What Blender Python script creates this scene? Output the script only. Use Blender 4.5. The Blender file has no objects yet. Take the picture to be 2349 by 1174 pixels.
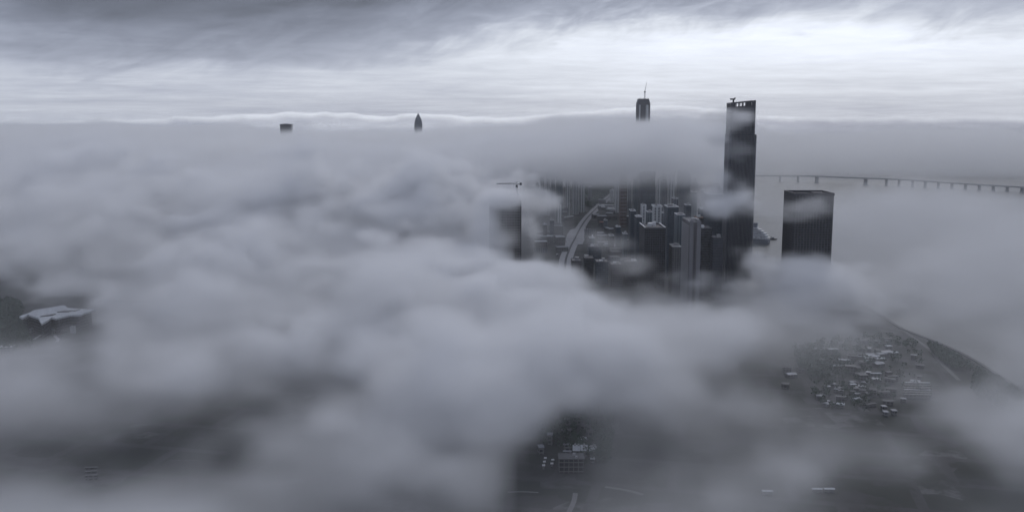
import bpy, bmesh, math, random
import numpy as np
from mathutils import Vector, Matrix
random.seed(7)
scene = bpy.context.scene
COL = scene.collection
# ------------------------------------------------------------------ camera maths (photo pixels 2349 x 1174)
F, PX, PY, H = 2200.0, 1174.5, 587.0, 300.0
PITCH = math.atan(322 / F)
CP, SP = math.cos(PITCH), math.sin(PITCH)
def ray(px, py):
    a, b = (px - PX) / F, -(py - PY) / F
    return Vector((a, CP + b * SP, -SP + b * CP))
def gp(px, py, z=0.0):                      # where the sight line meets height z
    d = ray(px, py); t = (z - H) / d.z
    return Vector((d.x * t, d.y * t, z))
def dp(px, py, Y):                          # where the sight line is Y metres ahead
    d = ray(px, py); t = Y / d.y
    return Vector((d.x * t, Y, H + d.z * t))
cd = bpy.data.cameras.new('camera'); cam = bpy.data.objects.new('camera', cd); COL.objects.link(cam)
cam.location = (0, 0, H); cam.rotation_euler = (math.pi / 2 - PITCH, 0, 0)
cd.sensor_width = 36; cd.lens = 36 * F / 2349; cd.clip_start = 1; cd.clip_end = 80000
scene.camera = cam

# ------------------------------------------------------------------ node helpers
class NT:
    def __init__(s, tree): s.t = tree; s.N = tree.nodes; s.L = tree.links
    def n(s, typ, **kw):
        x = s.N.new(typ)
        for k, v in kw.items(): setattr(x, k, v)
        return x
    def put(s, sock, v):
        if hasattr(v, 'links') or isinstance(v, bpy.types.NodeSocket): s.L.new(v, sock)
        else: sock.default_value = v
    def m(s, op, a, b=None, c=None, clamp=False):
        x = s.N.new('ShaderNodeMath'); x.operation = op; x.use_clamp = clamp
        for i, v in enumerate((a, b, c)):
            if v is not None: s.put(x.inputs[i], v)
        return x.outputs[0]
    def vm(s, op, a, b=None):
        x = s.N.new('ShaderNodeVectorMath'); x.operation = op
        s.put(x.inputs[0], a)
        if b is not None: s.put(x.inputs[1], b)
        return x.outputs['Value'] if op in ('DOT_PRODUCT', 'LENGTH') else x.outputs[0]
    def xyz(s, a, b, c):
        x = s.N.new('ShaderNodeCombineXYZ')
        for i, v in enumerate((a, b, c)): s.put(x.inputs[i], v)
        return x.outputs[0]
    def sep(s, v):
        x = s.N.new('ShaderNodeSeparateXYZ'); s.L.new(v, x.inputs[0]); return x.outputs
    def mix(s, f, a, b):
        x = s.N.new('ShaderNodeMix'); x.data_type = 'RGBA'
        s.put(x.inputs['Factor'], f)
        for nm, v in (('A', a), ('B', b)):
            sk = [i for i in x.inputs if i.name == nm and i.type == 'RGBA'][0]
            s.put(sk, v if not isinstance(v, tuple) else (v + (1,))[:4])
        return [o for o in x.outputs if o.type == 'RGBA'][0]
    def noise(s, vec, scale=1.0, detail=4, rough=0.55, dim='3D', dist=0.0):
        x = s.N.new('ShaderNodeTexNoise'); x.noise_dimensions = dim
        s.put(x.inputs['Vector'], vec); x.inputs['Scale'].default_value = scale
        x.inputs['Detail'].default_value = detail; x.inputs['Roughness'].default_value = rough
        x.inputs['Distortion'].default_value = dist
        return x.outputs[0]
    def step(s, v, a, b, lo=0.0, hi=1.0):
        x = s.N.new('ShaderNodeMapRange'); x.interpolation_type = 'SMOOTHSTEP'
        for k, q in (('Value', v), ('From Min', a), ('From Max', b), ('To Min', lo), ('To Max', hi)): s.put(x.inputs[k], q)
        return x.outputs[0]
def new_mat(name):
    m = bpy.data.materials.new(name); m.use_nodes = True; m.node_tree.nodes.clear()
    t = NT(m.node_tree); o = t.n('ShaderNodeOutputMaterial'); return m, t, o
def surf(t, o, col, rough=0.6, metal=0.0):
    b = t.n('ShaderNodeBsdfPrincipled')
    t.put(b.inputs['Base Color'], col if not isinstance(col, tuple) else (col + (1,))[:4])
    t.put(b.inputs['Roughness'], rough); t.put(b.inputs['Metallic'], metal)
    t.L.new(b.outputs[0], o.inputs['Surface']); return b
def plain(name, col, rough=0.6, metal=0.0, var=0.25, scale=0.08):
    m, t, o = new_mat(name)
    g = t.n('ShaderNodeNewGeometry')
    n = t.noise(g.outputs['Position'], scale, 5, 0.65)
    k = t.m('ADD', 1 - var, t.m('MULTIPLY', n, 2 * var))
    c = t.vm('SCALE', col[:3]); c.node.inputs[0].default_value = col[:3]; t.put(c.node.inputs['Scale'], k)
    surf(t, o, c, rough, metal); return m
def facade(name, wall, glass, fh=3.4, bw=3.2, band=0.34, pier=0.25, roof=(0.16, 0.16, 0.17), grough=0.12, lines=None):
    """Storeys of glass between spandrels and piers, each pane its own tint; tops get the roof colour."""
    m, t, o = new_mat(name)
    g = t.n('ShaderNodeNewGeometry'); P = t.sep(g.outputs['Position']); Nn = t.sep(g.outputs['Normal'])
    u = t.m('SUBTRACT', t.m('MULTIPLY', P[0], Nn[1]), t.m('MULTIPLY', P[1], Nn[0]))
    fu, fz = t.m('DIVIDE', u, bw), t.m('DIVIDE', P[2], fh)
    iu, iz = t.m('FLOOR', fu), t.m('FLOOR', fz)
    w = t.n('ShaderNodeTexWhiteNoise'); w.noise_dimensions = '3D'; t.L.new(t.xyz(iu, iz, t.m('MULTIPLY', Nn[0], 7)), w.inputs['Vector'])
    r = w.outputs['Value']
    isw = t.m('MULTIPLY', t.m('GREATER_THAN', t.m('FRACT', fz), band), t.m('GREATER_THAN', t.m('FRACT', fu), pier))
    gl = t.mix(t.m('MULTIPLY', t.m('POWER', r, 4), 0.6), glass, tuple(min(1, c * 3.0 + 0.02) for c in glass))
    dirt = t.noise(g.outputs['Position'], 0.05, 5, 0.7)
    wl = t.mix(t.m('MULTIPLY', dirt, 0.7), tuple(c * 1.15 for c in wall), tuple(c * 0.6 for c in wall))
    col = t.mix(isw, wl, gl)
    top = t.m('GREATER_THAN', Nn[2], 0.5)
    rf = t.mix(t.noise(g.outputs['Position'], 0.25, 5, 0.7), tuple(c * 1.5 for c in roof), tuple(c * 0.5 for c in roof))
    col = t.mix(top, col, rf)
    ro = t.m('SUBTRACT', 0.75, t.m('MULTIPLY', t.m('MULTIPLY', isw, t.m('SUBTRACT', 1.0, top)), 0.75 - grough))
    surf(t, o, col, ro); return m

# ------------------------------------------------------------------ object helpers
def tag(o, label=None, cat=None, group=None, kind=None):
    for k, v in (('label', label), ('category', cat), ('group', group), ('kind', kind)):
        if v: o[k] = v
    return o
def thing(name, loc, label, cat, group=None, rz=0.0):
    o = bpy.data.objects.new(name, None); COL.objects.link(o)
    o.location = loc; o.rotation_euler = (0, 0, rz); o.empty_display_size = 5
    return tag(o, label, cat, group)
class MB:
    def __init__(s): s.v = []; s.f = []
    def quad(s, pts):
        i = len(s.v); s.v += [tuple(p) for p in pts]; s.f.append(tuple(range(i, i + len(pts))))
    def box(s, x0, x1, y0, y1, z0, z1, rz=0.0, c=(0, 0)):
        pts = [(x0, y0, z0), (x1, y0, z0), (x1, y1, z0), (x0, y1, z0), (x0, y0, z1), (x1, y0, z1), (x1, y1, z1), (x0, y1, z1)]
        if rz:
            ca, sa = math.cos(rz), math.sin(rz)
            pts = [(c[0] + (p[0] - c[0]) * ca - (p[1] - c[1]) * sa, c[1] + (p[0] - c[0]) * sa + (p[1] - c[1]) * ca, p[2]) for p in pts]
        i = len(s.v); s.v += pts
        s.f += [tuple(i + k for k in q) for q in ((3, 2, 1, 0), (4, 5, 6, 7), (0, 1, 5, 4), (1, 2, 6, 5), (2, 3, 7, 6), (3, 0, 4, 7))]
    def prism(s, poly, z0, z1, top=None):
        """poly counter-clockwise; top optionally a second outline (taper), z1 may be a function of x, y"""
        n = len(poly); i = len(s.v); top = top or poly
        zt = z1 if callable(z1) else (lambda x, y: z1)
        s.v += [(p[0], p[1], z0) for p in poly] + [(p[0], p[1], zt(p[0], p[1])) for p in top]
        for k in range(n):
            j = (k + 1) % n
            s.f.append((i + k, i + j, i + n + j, i + n + k))
        s.f.append(tuple(i + n + k for k in range(n))); s.f.append(tuple(i + n - 1 - k for k in range(n)))
    def bar(s, a, b, r, n=5, r2=None):
        a, b = Vector(a), Vector(b); d = (b - a).normalized(); r2 = r if r2 is None else r2
        q = d.orthogonal().normalized(); w = d.cross(q); i = len(s.v)
        for P, R in ((a, r), (b, r2)):
            s.v += [tuple(P + (q * math.cos(2 * math.pi * k / n) + w * math.sin(2 * math.pi * k / n)) * R) for k in range(n)]
        for k in range(n):
            j = (k + 1) % n; s.f.append((i + k, i + j, i + n + j, i + n + k))
        s.f.append(tuple(i + n - 1 - k for k in range(n))); s.f.append(tuple(i + n + k for k in range(n)))
    def build(s, name, mat, parent=None, smooth=False):
        me = bpy.data.meshes.new(name); me.from_pydata(s.v, [], s.f); me.update()
        me.materials.append(mat)
        if smooth:
            for p in me.polygons: p.use_smooth = True
        o = bpy.data.objects.new(name, me); COL.objects.link(o)
        if parent is not None: o.parent = parent
        return o
def ring(mb, x0, x1, y0, y1, z0, z1, t):
    mb.box(x0, x1, y0, y0 + t, z0, z1); mb.box(x0, x1, y1 - t, y1, z0, z1)
    mb.box(x0, x0 + t, y0 + t, y1 - t, z0, z1); mb.box(x1 - t, x1, y0 + t, y1 - t, z0, z1)
def rounded(x0, x1, y0, y1, r, n=5):
    out = []
    for cx, cy, a0 in ((x1 - r, y0 + r, -90), (x1 - r, y1 - r, 0), (x0 + r, y1 - r, 90), (x0 + r, y0 + r, 180)):
        for k in range(n + 1):
            a = math.radians(a0 + 90 * k / n); out.append((cx + r * math.cos(a), cy + r * math.sin(a)))
    return out
def copy_tree(o, parent=None):
    c = o.copy(); COL.objects.link(c)
    if parent is not None: c.parent = parent
    for ch in list(o.children): copy_tree(ch, c)
    return c

# ------------------------------------------------------------------ materials
M = {}
M['dark_glass'] = facade('dark_glass', (0.045, 0.05, 0.065), (0.012, 0.016, 0.026), 4.2, 1.9, 0.16, 0.30, grough=0.25)
M['black_glass'] = facade('black_glass', (0.04, 0.043, 0.05), (0.010, 0.012, 0.017), 4.0, 2.4, 0.3, 0.15, roof=(0.07, 0.07, 0.075), grough=0.25)
M['blue_glass'] = facade('blue_glass', (0.07, 0.085, 0.105), (0.025, 0.036, 0.05), 3.8, 3.0, 0.3, 0.2, grough=0.25)
M['pale_flats'] = facade('pale_flats', (0.56, 0.58, 0.59), (0.09, 0.10, 0.11), 3.1, 7.0, 0.35, 0.55)
M['grey_flats'] = facade('grey_flats', (0.17, 0.18, 0.20), (0.03, 0.04, 0.05), 3.1, 5.0, 0.4, 0.4)
M['red_flats'] = facade('red_flats', (0.20, 0.14, 0.13), (0.04, 0.045, 0.05), 3.1, 4.0, 0.45, 0.4)
M['teal_flats'] = facade('teal_flats', (0.13, 0.16, 0.18), (0.03, 0.04, 0.05), 3.1, 4.5, 0.4, 0.45)
M['brown_flats'] = facade('brown_flats', (0.12, 0.115, 0.12), (0.03, 0.03, 0.035), 3.2, 3.6, 0.42, 0.3)
M['raw_concrete'] = facade('raw_concrete', (0.13, 0.13, 0.135), (0.012, 0.012, 0.015), 4.0, 4.0, 0.22, 0.14, grough=0.8)
M['low_block'] = facade('low_block', (0.16, 0.16, 0.165), (0.04, 0.045, 0.05), 3.6, 4.0, 0.45, 0.35, roof=(0.20, 0.20, 0.21))
M['white_trim'] = plain('white_trim', (0.6, 0.61, 0.63), 0.5, 0, 0.15)
M['pale_roof'] = plain('pale_roof', (0.40, 0.42, 0.45), 0.7, 0.0, 0.35, 0.12)
M['tin_roof'] = plain('tin_roof', (0.26, 0.27, 0.30), 0.6, 0.2, 0.4, 0.2)
M['dark_roof'] = plain('dark_roof', (0.10, 0.10, 0.105), 0.7, 0, 0.4, 0.2)
M['red_roof'] = plain('red_roof', (0.20, 0.085, 0.07), 0.7, 0, 0.3, 0.2)
M['orange_roof'] = plain('orange_roof', (0.32, 0.15, 0.07), 0.7, 0, 0.3, 0.2)
M['concrete'] = plain('concrete', (0.30, 0.30, 0.31), 0.8)
M['dark_concrete'] = plain('dark_concrete', (0.07, 0.07, 0.08), 0.8)
M['steel'] = plain('steel', (0.05, 0.05, 0.06), 0.5, 0.4)
M['grey_steel'] = plain('grey_steel', (0.22, 0.22, 0.24), 0.5, 0.3)
M['slab_render'] = plain('slab_render', (0.17, 0.17, 0.185), 0.8)
M['bridge_concrete'] = plain('bridge_concrete', (0.45, 0.45, 0.46), 0.8)
M['fin_metal'] = plain('fin_metal', (0.10, 0.105, 0.12), 0.5, 0.3)
M['hull'] = plain('hull', (0.16, 0.17, 0.2), 0.4, 0, 0.2)
M['ship_white'] = facade('ship_white', (0.62, 0.63, 0.66), (0.06, 0.07, 0.09), 3.0, 3.4, 0.5, 0.25, roof=(0.42, 0.43, 0.46))
M['asphalt'] = plain('asphalt', (0.07, 0.07, 0.075), 0.8, 0, 0.2, 0.05)
M['pale_paving'] = plain('pale_paving', (0.30, 0.30, 0.315), 0.7, 0, 0.3, 0.08)
M['worn_asphalt'] = plain('worn_asphalt', (0.13, 0.13, 0.135), 0.8, 0, 0.3, 0.08)
M['paint'] = plain('paint', (0.75, 0.75, 0.75), 0.6)

# ------------------------------------------------------------------ ground, water, roads
def water():
    m, t, o = new_mat('water')
    g = t.n('ShaderNodeNewGeometry')
    b = surf(t, o, (0.05, 0.06, 0.068), 0.3)
    P = t.sep(g.outputs['Position'])
    n = t.noise(t.xyz(t.m('MULTIPLY', P[0], 0.6), P[1], 0.0), 0.06, 6, 0.6)
    bp = t.n('ShaderNodeBump'); bp.inputs['Strength'].default_value = 0.35; bp.inputs['Distance'].default_value = 1.5
    t.L.new(n, bp.inputs['Height']); t.L.new(bp.outputs[0], b.inputs['Normal'])
    mb = MB(); mb.quad([(-9000, -900, 0), (9000, -900, 0), (9000, 14500, 0), (-9000, 14500, 0)])
    tag(mb.build('water', m), kind='structure')
water()
COAST = [(2600, 1040), (2420, 935), (2349, 897), (2338, 893), (2276, 853), (2240, 830), (2199, 808), (2150, 786), (2121, 775), (2066, 754),
         (2024, 727), (1960, 690), (1900, 655), (1850, 628), (1792, 607), (1766, 598), (1750, 589), (1725, 582), (1690, 545), (1668, 480), (1655, 430), (1640, 395)]
LAND_Z = 3.0
def land():
    pts = [gp(x, y, LAND_Z) for x, y in COAST]
    poly = [(p.x, p.y) for p in pts]
    poly = [(poly[0][0] - 100, -600)] + poly + [(poly[-1][0], 14400), (-8900, 14400), (-8900, -600)]
    m, t, o = new_mat('land')
    g = t.n('ShaderNodeNewGeometry'); Pv = g.outputs['Position']
    v = t.n('ShaderNodeTexVoronoi'); v.distance = 'CHEBYCHEV'; v.inputs['Scale'].default_value = 1 / 42
    t.L.new(t.vm('ADD', Pv, t.vm('SCALE', t.xyz(0, 0, 0))), v.inputs['Vector'])
    rnd = t.sep(v.outputs['Color'])[0]
    rp = t.n('ShaderNodeValToRGB'); rp.color_ramp.interpolation = 'CONSTANT'
    e = rp.color_ramp.elements; e[0].color = (0.022, 0.03, 0.024, 1); e[1].position = 0.35; e[1].color = (0.05, 0.05, 0.055, 1)
    for pos, c in ((0.62, (0.035, 0.04, 0.036)), (0.80, (0.085, 0.085, 0.09)), (0.93, (0.15, 0.15, 0.155))):
        q = e.new(pos); q.color = c + (1,)
    t.L.new(rnd, rp.inputs[0])
    n = t.noise(Pv, 0.03, 6, 0.7); n2 = t.noise(Pv, 0.3, 4, 0.7)
    q = t.n('ShaderNodeTexBrick'); q.offset = .37; q.squash = 1.0
    for k, val in (('Scale', 1.0), ('Mortar Size', 4.5), ('Brick Width', 95.0), ('Row Height', 62.0), ('Mortar Smooth', .1)): q.inputs[k].default_value = val
    rot = t.n('ShaderNodeVectorRotate'); rot.rotation_type = 'Z_AXIS'; rot.inputs['Angle'].default_value = .22; t.L.new(Pv, rot.inputs['Vector']); t.L.new(rot.outputs[0], q.inputs['Vector'])
    col = t.mix(t.step(n, 0.42, 0.58), (0.028, 0.034, 0.03), rp.outputs[0])
    col = t.mix(t.m('MULTIPLY', q.outputs['Fac'], t.step(n, .35, .5)), col, (0.065, 0.065, 0.07))
    col = t.mix(t.m('MULTIPLY', n2, 0.7), col, (0.02, 0.02, 0.022))
    surf(t, o, col, 0.85)
    mb = MB(); mb.prism(poly[::1], -1.0, LAND_Z)
    ob = mb.build('ground', m); bm = bmesh.new(); bm.from_mesh(ob.data)
    bmesh.ops.recalc_face_normals(bm, faces=bm.faces); bmesh.ops.triangulate(bm, faces=[f for f in bm.faces if len(f.verts) > 4]); bm.to_mesh(ob.data); bm.free()
    tag(ob, kind='structure')
land()
def ribbon(name, pts, w, mat, z, lines=None):
    """pts: world points; w a width or widths. One strip with a smooth course."""
    P = [Vector((p[0], p[1], 0)) for p in pts]; W = w if isinstance(w, (list, tuple)) else [w] * len(P)
    Q, QW = [], []
    for i in range(len(P) - 1):
        a, b, c, d = P[max(i - 1, 0)], P[i], P[i + 1], P[min(i + 2, len(P) - 1)]
        for k in range(6):
            s = k / 6
            Q.append(0.5 * ((2 * b) + (c - a) * s + (2 * a - 5 * b + 4 * c - d) * s * s + (3 * b - a - 3 * c + d) * s ** 3)); QW.append(W[i] * (1 - s) + W[i + 1] * s)
    Q.append(P[-1]); QW.append(W[-1])
    mb = MB(); n = len(Q)
    for i in range(n):
        t = (Q[min(i + 1, n - 1)] - Q[max(i - 1, 0)]).normalized(); s = Vector((-t.y, t.x, 0)) * QW[i] / 2
        a, b = Q[i] + s, Q[i] - s
        mb.v += [(a.x, a.y, z), (b.x, b.y, z)]
        if i: mb.f.append((2 * i - 2, 2 * i - 1, 2 * i + 1, 2 * i))
    o = mb.build(name, mat); tag(o, kind='structure')
    return Q
def G(*pts): return [gp(x, y, LAND_Z) for x, y in pts]
boulevard = G((1292, 640), (1296, 612), (1299, 592), (1309, 566), (1320, 545), (1333, 520), (1347, 500), (1364, 482), (1380, 467), (1402, 448), (1425, 428), (1450, 412))
ribbon('avenue', boulevard, [24, 26, 28, 28, 27, 25, 25, 26, 27, 28, 30, 32], M['pale_paving'], LAND_Z + 0.16)
ribbon('avenue_median', boulevard, 4.5, M['asphalt'], LAND_Z + 0.32)
plaza = MB(); plaza.quad([(p.x, p.y, LAND_Z + 0.08) for p in G((1296, 562), (1336, 560), (1346, 540), (1343, 521), (1330, 521), (1308, 527), (1300, 540))])
tag(plaza.build('plaza_paving', M['pale_paving']), kind='structure')
ribbon('side_road', G((1296, 556), (1290, 545), (1275, 540), (1262, 545)), 9, M['worn_asphalt'], LAND_Z + 0.1)
ribbon('curved_road', G((1584, 470), (1588, 482), (1597, 490), (1611, 497), (1630, 500)), [26, 20, 16, 14, 14], M['pale_paving'], LAND_Z + 0.1)
ribbon('street', G((1388, 1116), (1410, 1119), (1448, 1126), (1475, 1134)), 4, M['worn_asphalt'], LAND_Z + 0.1)
ribbon('street', G((1165, 1128), (1200, 1127), (1235, 1129)), 2.5, M['worn_asphalt'], LAND_Z + 0.1)
ribbon('street', G((1305, 1174), (1316, 1150), (1320, 1130)), 4, M['worn_asphalt'], LAND_Z + 0.1)
ribbon('street', G((150, 794), (172, 790), (188, 786), (205, 784)), 4.5, M['worn_asphalt'], LAND_Z + 0.1)
ribbon('street', G((114, 800), (128, 796), (140, 792)), 4, M['worn_asphalt'], LAND_Z + 0.1)
ribbon('quay_road', G((2040, 735), (2090, 770), (2130, 800), (2165, 838), (2200, 872)), 4.5, M['worn_asphalt'], LAND_Z + 0.1)
ribbon('quay_road', G((1731, 668), (1740, 680), (1758, 687), (1785, 691)), 9, M['worn_asphalt'], LAND_Z + 0.1)

# coast wall along the right-hand shore
def coast_wall():
    r = thing('sea_wall', gp(2276, 853, 0), 'dark stone sea wall running along the shore by the open water', 'sea wall')
    o0 = r.location; P = [gp(x, y, LAND_Z) for x, y in COAST[1:17]]
    mb, mr = MB(), MB()
    for a, b in zip(P, P[1:]):
        d = (b - a).normalized(); s = Vector((-d.y, d.x, 0))
        for q, (w0, w1, z0, z1) in ((mb, (-3, 1.5, -1.2, LAND_Z + 1.1)),):
            c = [a + s * w0, b + s * w0, b + s * w1, a + s * w1]
            q.prism([(p.x - o0.x, p.y - o0.y) for p in c], z0, z1)
    mb.build('wall', M['dark_concrete'], r)
    rnd = random.Random(3)
    for a, b in zip(P, P[1:]):
        L = (b - a).length; d = (b - a) / L; s = Vector((-d.y, d.x, 0))
        for k in range(int(L / 2.2)):
            for sgn in (-1,):
                p = a + d * (k * 2.2 + rnd.uniform(0, 2)) + s * (sgn * rnd.uniform(3.5, 8)); h = rnd.uniform(0.8, 2)
                mr.prism([(p.x - o0.x + h * math.cos(t + rnd.uniform(-.3, .3)), p.y - o0.y + h * math.sin(t)) for t in (0, 1.3, 2.6, 3.9, 5.1)], -1, rnd.uniform(0.4, 1.7))
    rk = mr.build('rocks', M['dark_concrete'], r); rk['kind'] = 'stuff'
coast_wall()

# ------------------------------------------------------------------ buildings
def tower(name, pl, pr, pt, Y, depth, mat, label, cat='tower', group=None, rim=1.6, trim='white_trim', units=2, over=0.0, balc=None, seed=0, z0=LAND_Z, strips=None):
    a, b = dp(pl, pt, Y), dp(pr, pt, Y)
    w = b.x - a.x; h = a.z - z0; cx = (a.x + b.x) / 2
    r = thing(name, (cx, Y, z0), label, cat, group)
    rnd = random.Random(seed + int(pl))
    mb = MB(); mb.box(-w / 2, w / 2, 0, depth, 0, h - rim); mb.build('wall', M[mat], r)
    mr = MB(); ring(mr, -w / 2 - over, w / 2 + over, -over, depth + over, h - rim + 0.004, h, max(0.7, 0.05 * w)); mr.build('parapet', M[trim], r)
    for k in range(units):
        uw, ud, uh = w * rnd.uniform(.18, .34), depth * rnd.uniform(.12, .3), rnd.uniform(2, 5)
        ux, uy = rnd.uniform(-w * .42, w * .42 - uw), rnd.uniform(depth * .1, depth * .85 - ud)
        mu = MB(); mu.box(ux, ux + uw, uy, uy + ud, h - rim + 0.004, h - rim + uh); mu.box(ux - .3, ux + uw + .3, uy - .3, uy + ud + .3, h - rim + uh + .003, h - rim + uh + .4)
        mu.build('plant_room', M['concrete' if rnd.random() < .6 else 'white_trim'], r)
    if balc:
        side, step = balc
        n = int((h - 6) / step)
        for k in range(min(n, 100)):
            z = 4 + k * step; q = MB()
            if side in 'lb': q.box(-w / 2 - 1.5, -w / 2 - .003, depth * .04, depth * .96, z, z + 1.15)
            if side in 'fb': q.box(-w * .46, w * .46, -1.4, -.003, z, z + 1.1)
            q.build('balcony', M['concrete'], r)
    if strips:
        for f0, f1, mt in strips:
            q = MB(); q.box(-w / 2 + w * f0, -w / 2 + w * f1, -1.2, -.003, 0, h + 1.0); q.build('pilaster', M[mt], r)
    return r, w, h

def main_tower():
    Y = 1690.0
    l, rr = dp(1678, 236, Y), dp(1736.5, 230, Y)
    w = rr.x - l.x; cx = (l.x + rr.x) / 2; D = 44.0
    hl, hr = l.z - LAND_Z, rr.z - LAND_Z
    r = thing('skyscraper', (cx, Y, LAND_Z), 'tallest near dark glass skyscraper with slotted crown, rising out of the cloud', 'skyscraper')
    zs = dp(1735, 309, Y).z - LAND_Z            # where the shaft steps in
    crown = 11.5
    zt = lambda x, y: hl + (hr - hl) * (x + w / 2) / w
    up = rounded(-w / 2, w / 2, 0, D, 7)
    lo = rounded(-w / 2 - .5, w / 2 + 2.6, -.8, D + 3, 7)
    a = MB(); a.prism(lo, 0, zs); a.build('lower_shaft', M['dark_glass'], r)
    a = MB(); a.prism(up, zs + .004, lambda x, y: zt(x, y) - crown); a.build('upper_shaft', M['dark_glass'], r)
    # vertical fins on the front and sides
    nf = 17
    for k in range(nf):
        x = -w / 2 + 3 + (w - 6) * k / (nf - 1)
        q = MB(); q.box(x - .32, x + .32, -1.9, -.803, 0, zs - .5); q.box(x - .32, x + .32, -1.0, -.003, zs + .2, zt(x, 0) - crown); q.build('fin', M['fin_metal'], r)
    for k in range(8):
        y = 7 + (D - 14) * k / 7
        for sx in (-1, 1):
            q = MB(); e = (-w / 2 - .503, -w / 2 - 1.4) if sx < 0 else (w / 2 + 3.5, w / 2 + 2.603)
            q.box(min(e), max(e), y - .3, y + .3, 0, zs - .5); q.build('fin', M['grey_steel'], r)
    # crown: a wall of slots with a rim; the sky shows through from front to back
    c = MB(); t = 1.1; n = 120
    P = [];
    dense = rounded(-w / 2, w / 2, 0, D, 7, 8)
    per = []
    for i in range(len(dense)):
        p, q = Vector(dense[i]), Vector(dense[(i + 1) % len(dense)])
        per.append((p, q))
    for p, q in per:
        L = (q - p).length
        if L < 1e-4: continue
        d = (q - p) / L; nrm = Vector((d.y, -d.x))
        def wall(s0, s1, za, zb):
            A, B = p + d * s0, p + d * s1; A2, B2 = A - nrm * t, B - nrm * t
            i = len(c.v)
            for z in (za, zb):
                for v in (A, B, B2, A2): c.v.append((v.x, v.y, zt(v.x, v.y) - z))
            c.f.extend([tuple(i + k for k in f) for f in ((0, 1, 2, 3), (7, 6, 5, 4), (4, 5, 1, 0), (5, 6, 2, 1), (6, 7, 3, 2), (7, 4, 0, 3))])
        wall(0, L, crown, 8.3); wall(0, L, 2.3, 0)
        if L > 10:
            m = int(L / 5.2); s = L / m; f = .17 if d.y == 0 and d.x > 0 else .07
            for k in range(m):
                wall(k * s, k * s + s * f, 8.3, 2.3); wall((k + 1) * s - s * f, (k + 1) * s, 8.3, 2.3)
        else: wall(0, L, 8.3, 2.3)
    c.build('crown', M['steel'], r)
    # roof crane for the window cradle
    q = dp(1685.5, 232, Y); x = q.x - cx; z = zt(x, 10) - crown
    g = MB(); g.box(x - 1.2, x + 1.2, 9, 11.4, z, zt(x, 10) + 4.5); g.build('mast', M['steel'], r)
    g = MB(); g.box(x - 6, x + 3, 9.4, 11, zt(x, 10) + 4.504, zt(x, 10) + 7); g.box(x + 1.2, x + 4, 9.2, 11.2, zt(x, 10) + 7.004, zt(x, 10) + 8.2); g.build('cradle_arm', M['steel'], r)
main_tower()

def broad_tower():
    Y = 1560.0
    l, rr = dp(1823, 443, Y), dp(1915, 442, Y)
    w = rr.x - l.x; h = l.z - LAND_Z; D = 62
    r = thing('office_tower', ((l.x + rr.x) / 2, Y, LAND_Z), 'broad flat topped dark tower standing alone by the water, veiled in cloud', 'tower')
    a = MB(); a.prism(rounded(-w / 2, w / 2, 0, D, 3, 3), 0, h - 4); a.build('wall', M['black_glass'], r)
    a = MB(); ring(a, -w / 2, w / 2, 0, D, h - 3.996, h, 1.4); a.build('parapet', M['steel'], r)
    for k in range(13):
        x = -w / 2 + 3 + (w - 6) * k / 12
        q = MB(); q.box(x - .45, x + .45, -.9, -.003, 0, h - 4); q.build('fin', M['steel'], r)
    for k in range(9):
        y = 4 + (D - 8) * k / 8
        q = MB(); q.box(-w / 2 - .9, -w / 2 - .003, y - .4, y + .4, 0, h - 4); q.build('fin', M['steel'], r)
    for x0, x1, y0, y1, u in ((-20, -4, 14, 34, 2.2), (6, 24, 20, 44, 2.8)):
        q = MB(); q.box(x0, x1, y0, y1, h - 3.996, h - 4 + u); q.build('plant_room', M['dark_concrete'], r)
broad_tower()

def front_office():
    r, w, h = tower('office_block', 1479.5, 1527, 522, 1590, 70, 'black_glass', 'square black office block with pale roof edges in front of the towers', rim=2.2, units=0, trim='dark_concrete')
    q = MB()
    q.box(-w / 2 - .4, -w / 2 + 1.4, -.4, 70.4, h + .004, h + .8); q.box(w / 2 - 1.4, w / 2 + .4, -.4, 70.4, h + .004, h + .8); q.build('coping', M['white_trim'], r)
    q = MB(); q.box(-w / 2 + 1.4, w / 2 - 1.4, -.4, .9, h + .004, h + .5); q.build('coping', M['concrete'], r)
    for x, y, s, u in ((-4, 40, 6, 5), (5, 46, 5, 7), (-12, 48, 4, 4), (1, 56, 9, 4)):
        q = MB(); q.box(x - s / 2, x + s / 2, y - s / 2, y + s / 2, h - 2.196, h + u - 2); q.build('plant_room', M['white_trim' if s > 4 else 'concrete'], r)
    for k in range(9):
        x = -w / 2 + 2.4 + (w - 4.8) * k / 8
        q = MB(); q.box(x - .25, x + .25, -.5, -.003, 0, h - 2.4); q.build('fin', M['steel'], r)
front_office()
r, w, h = tower('apartment_slab', 1583, 1609, 508, 1450, 66, 'brown_flats', 'nearest tall apartment slab with striped balconies beside the black office block', 'apartment block',
                rim=1.4, units=3, balc=('l', 3.3), trim='concrete', strips=((0.0, .30, 'slab_render'), (.62, .98, 'slab_render')))
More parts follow.
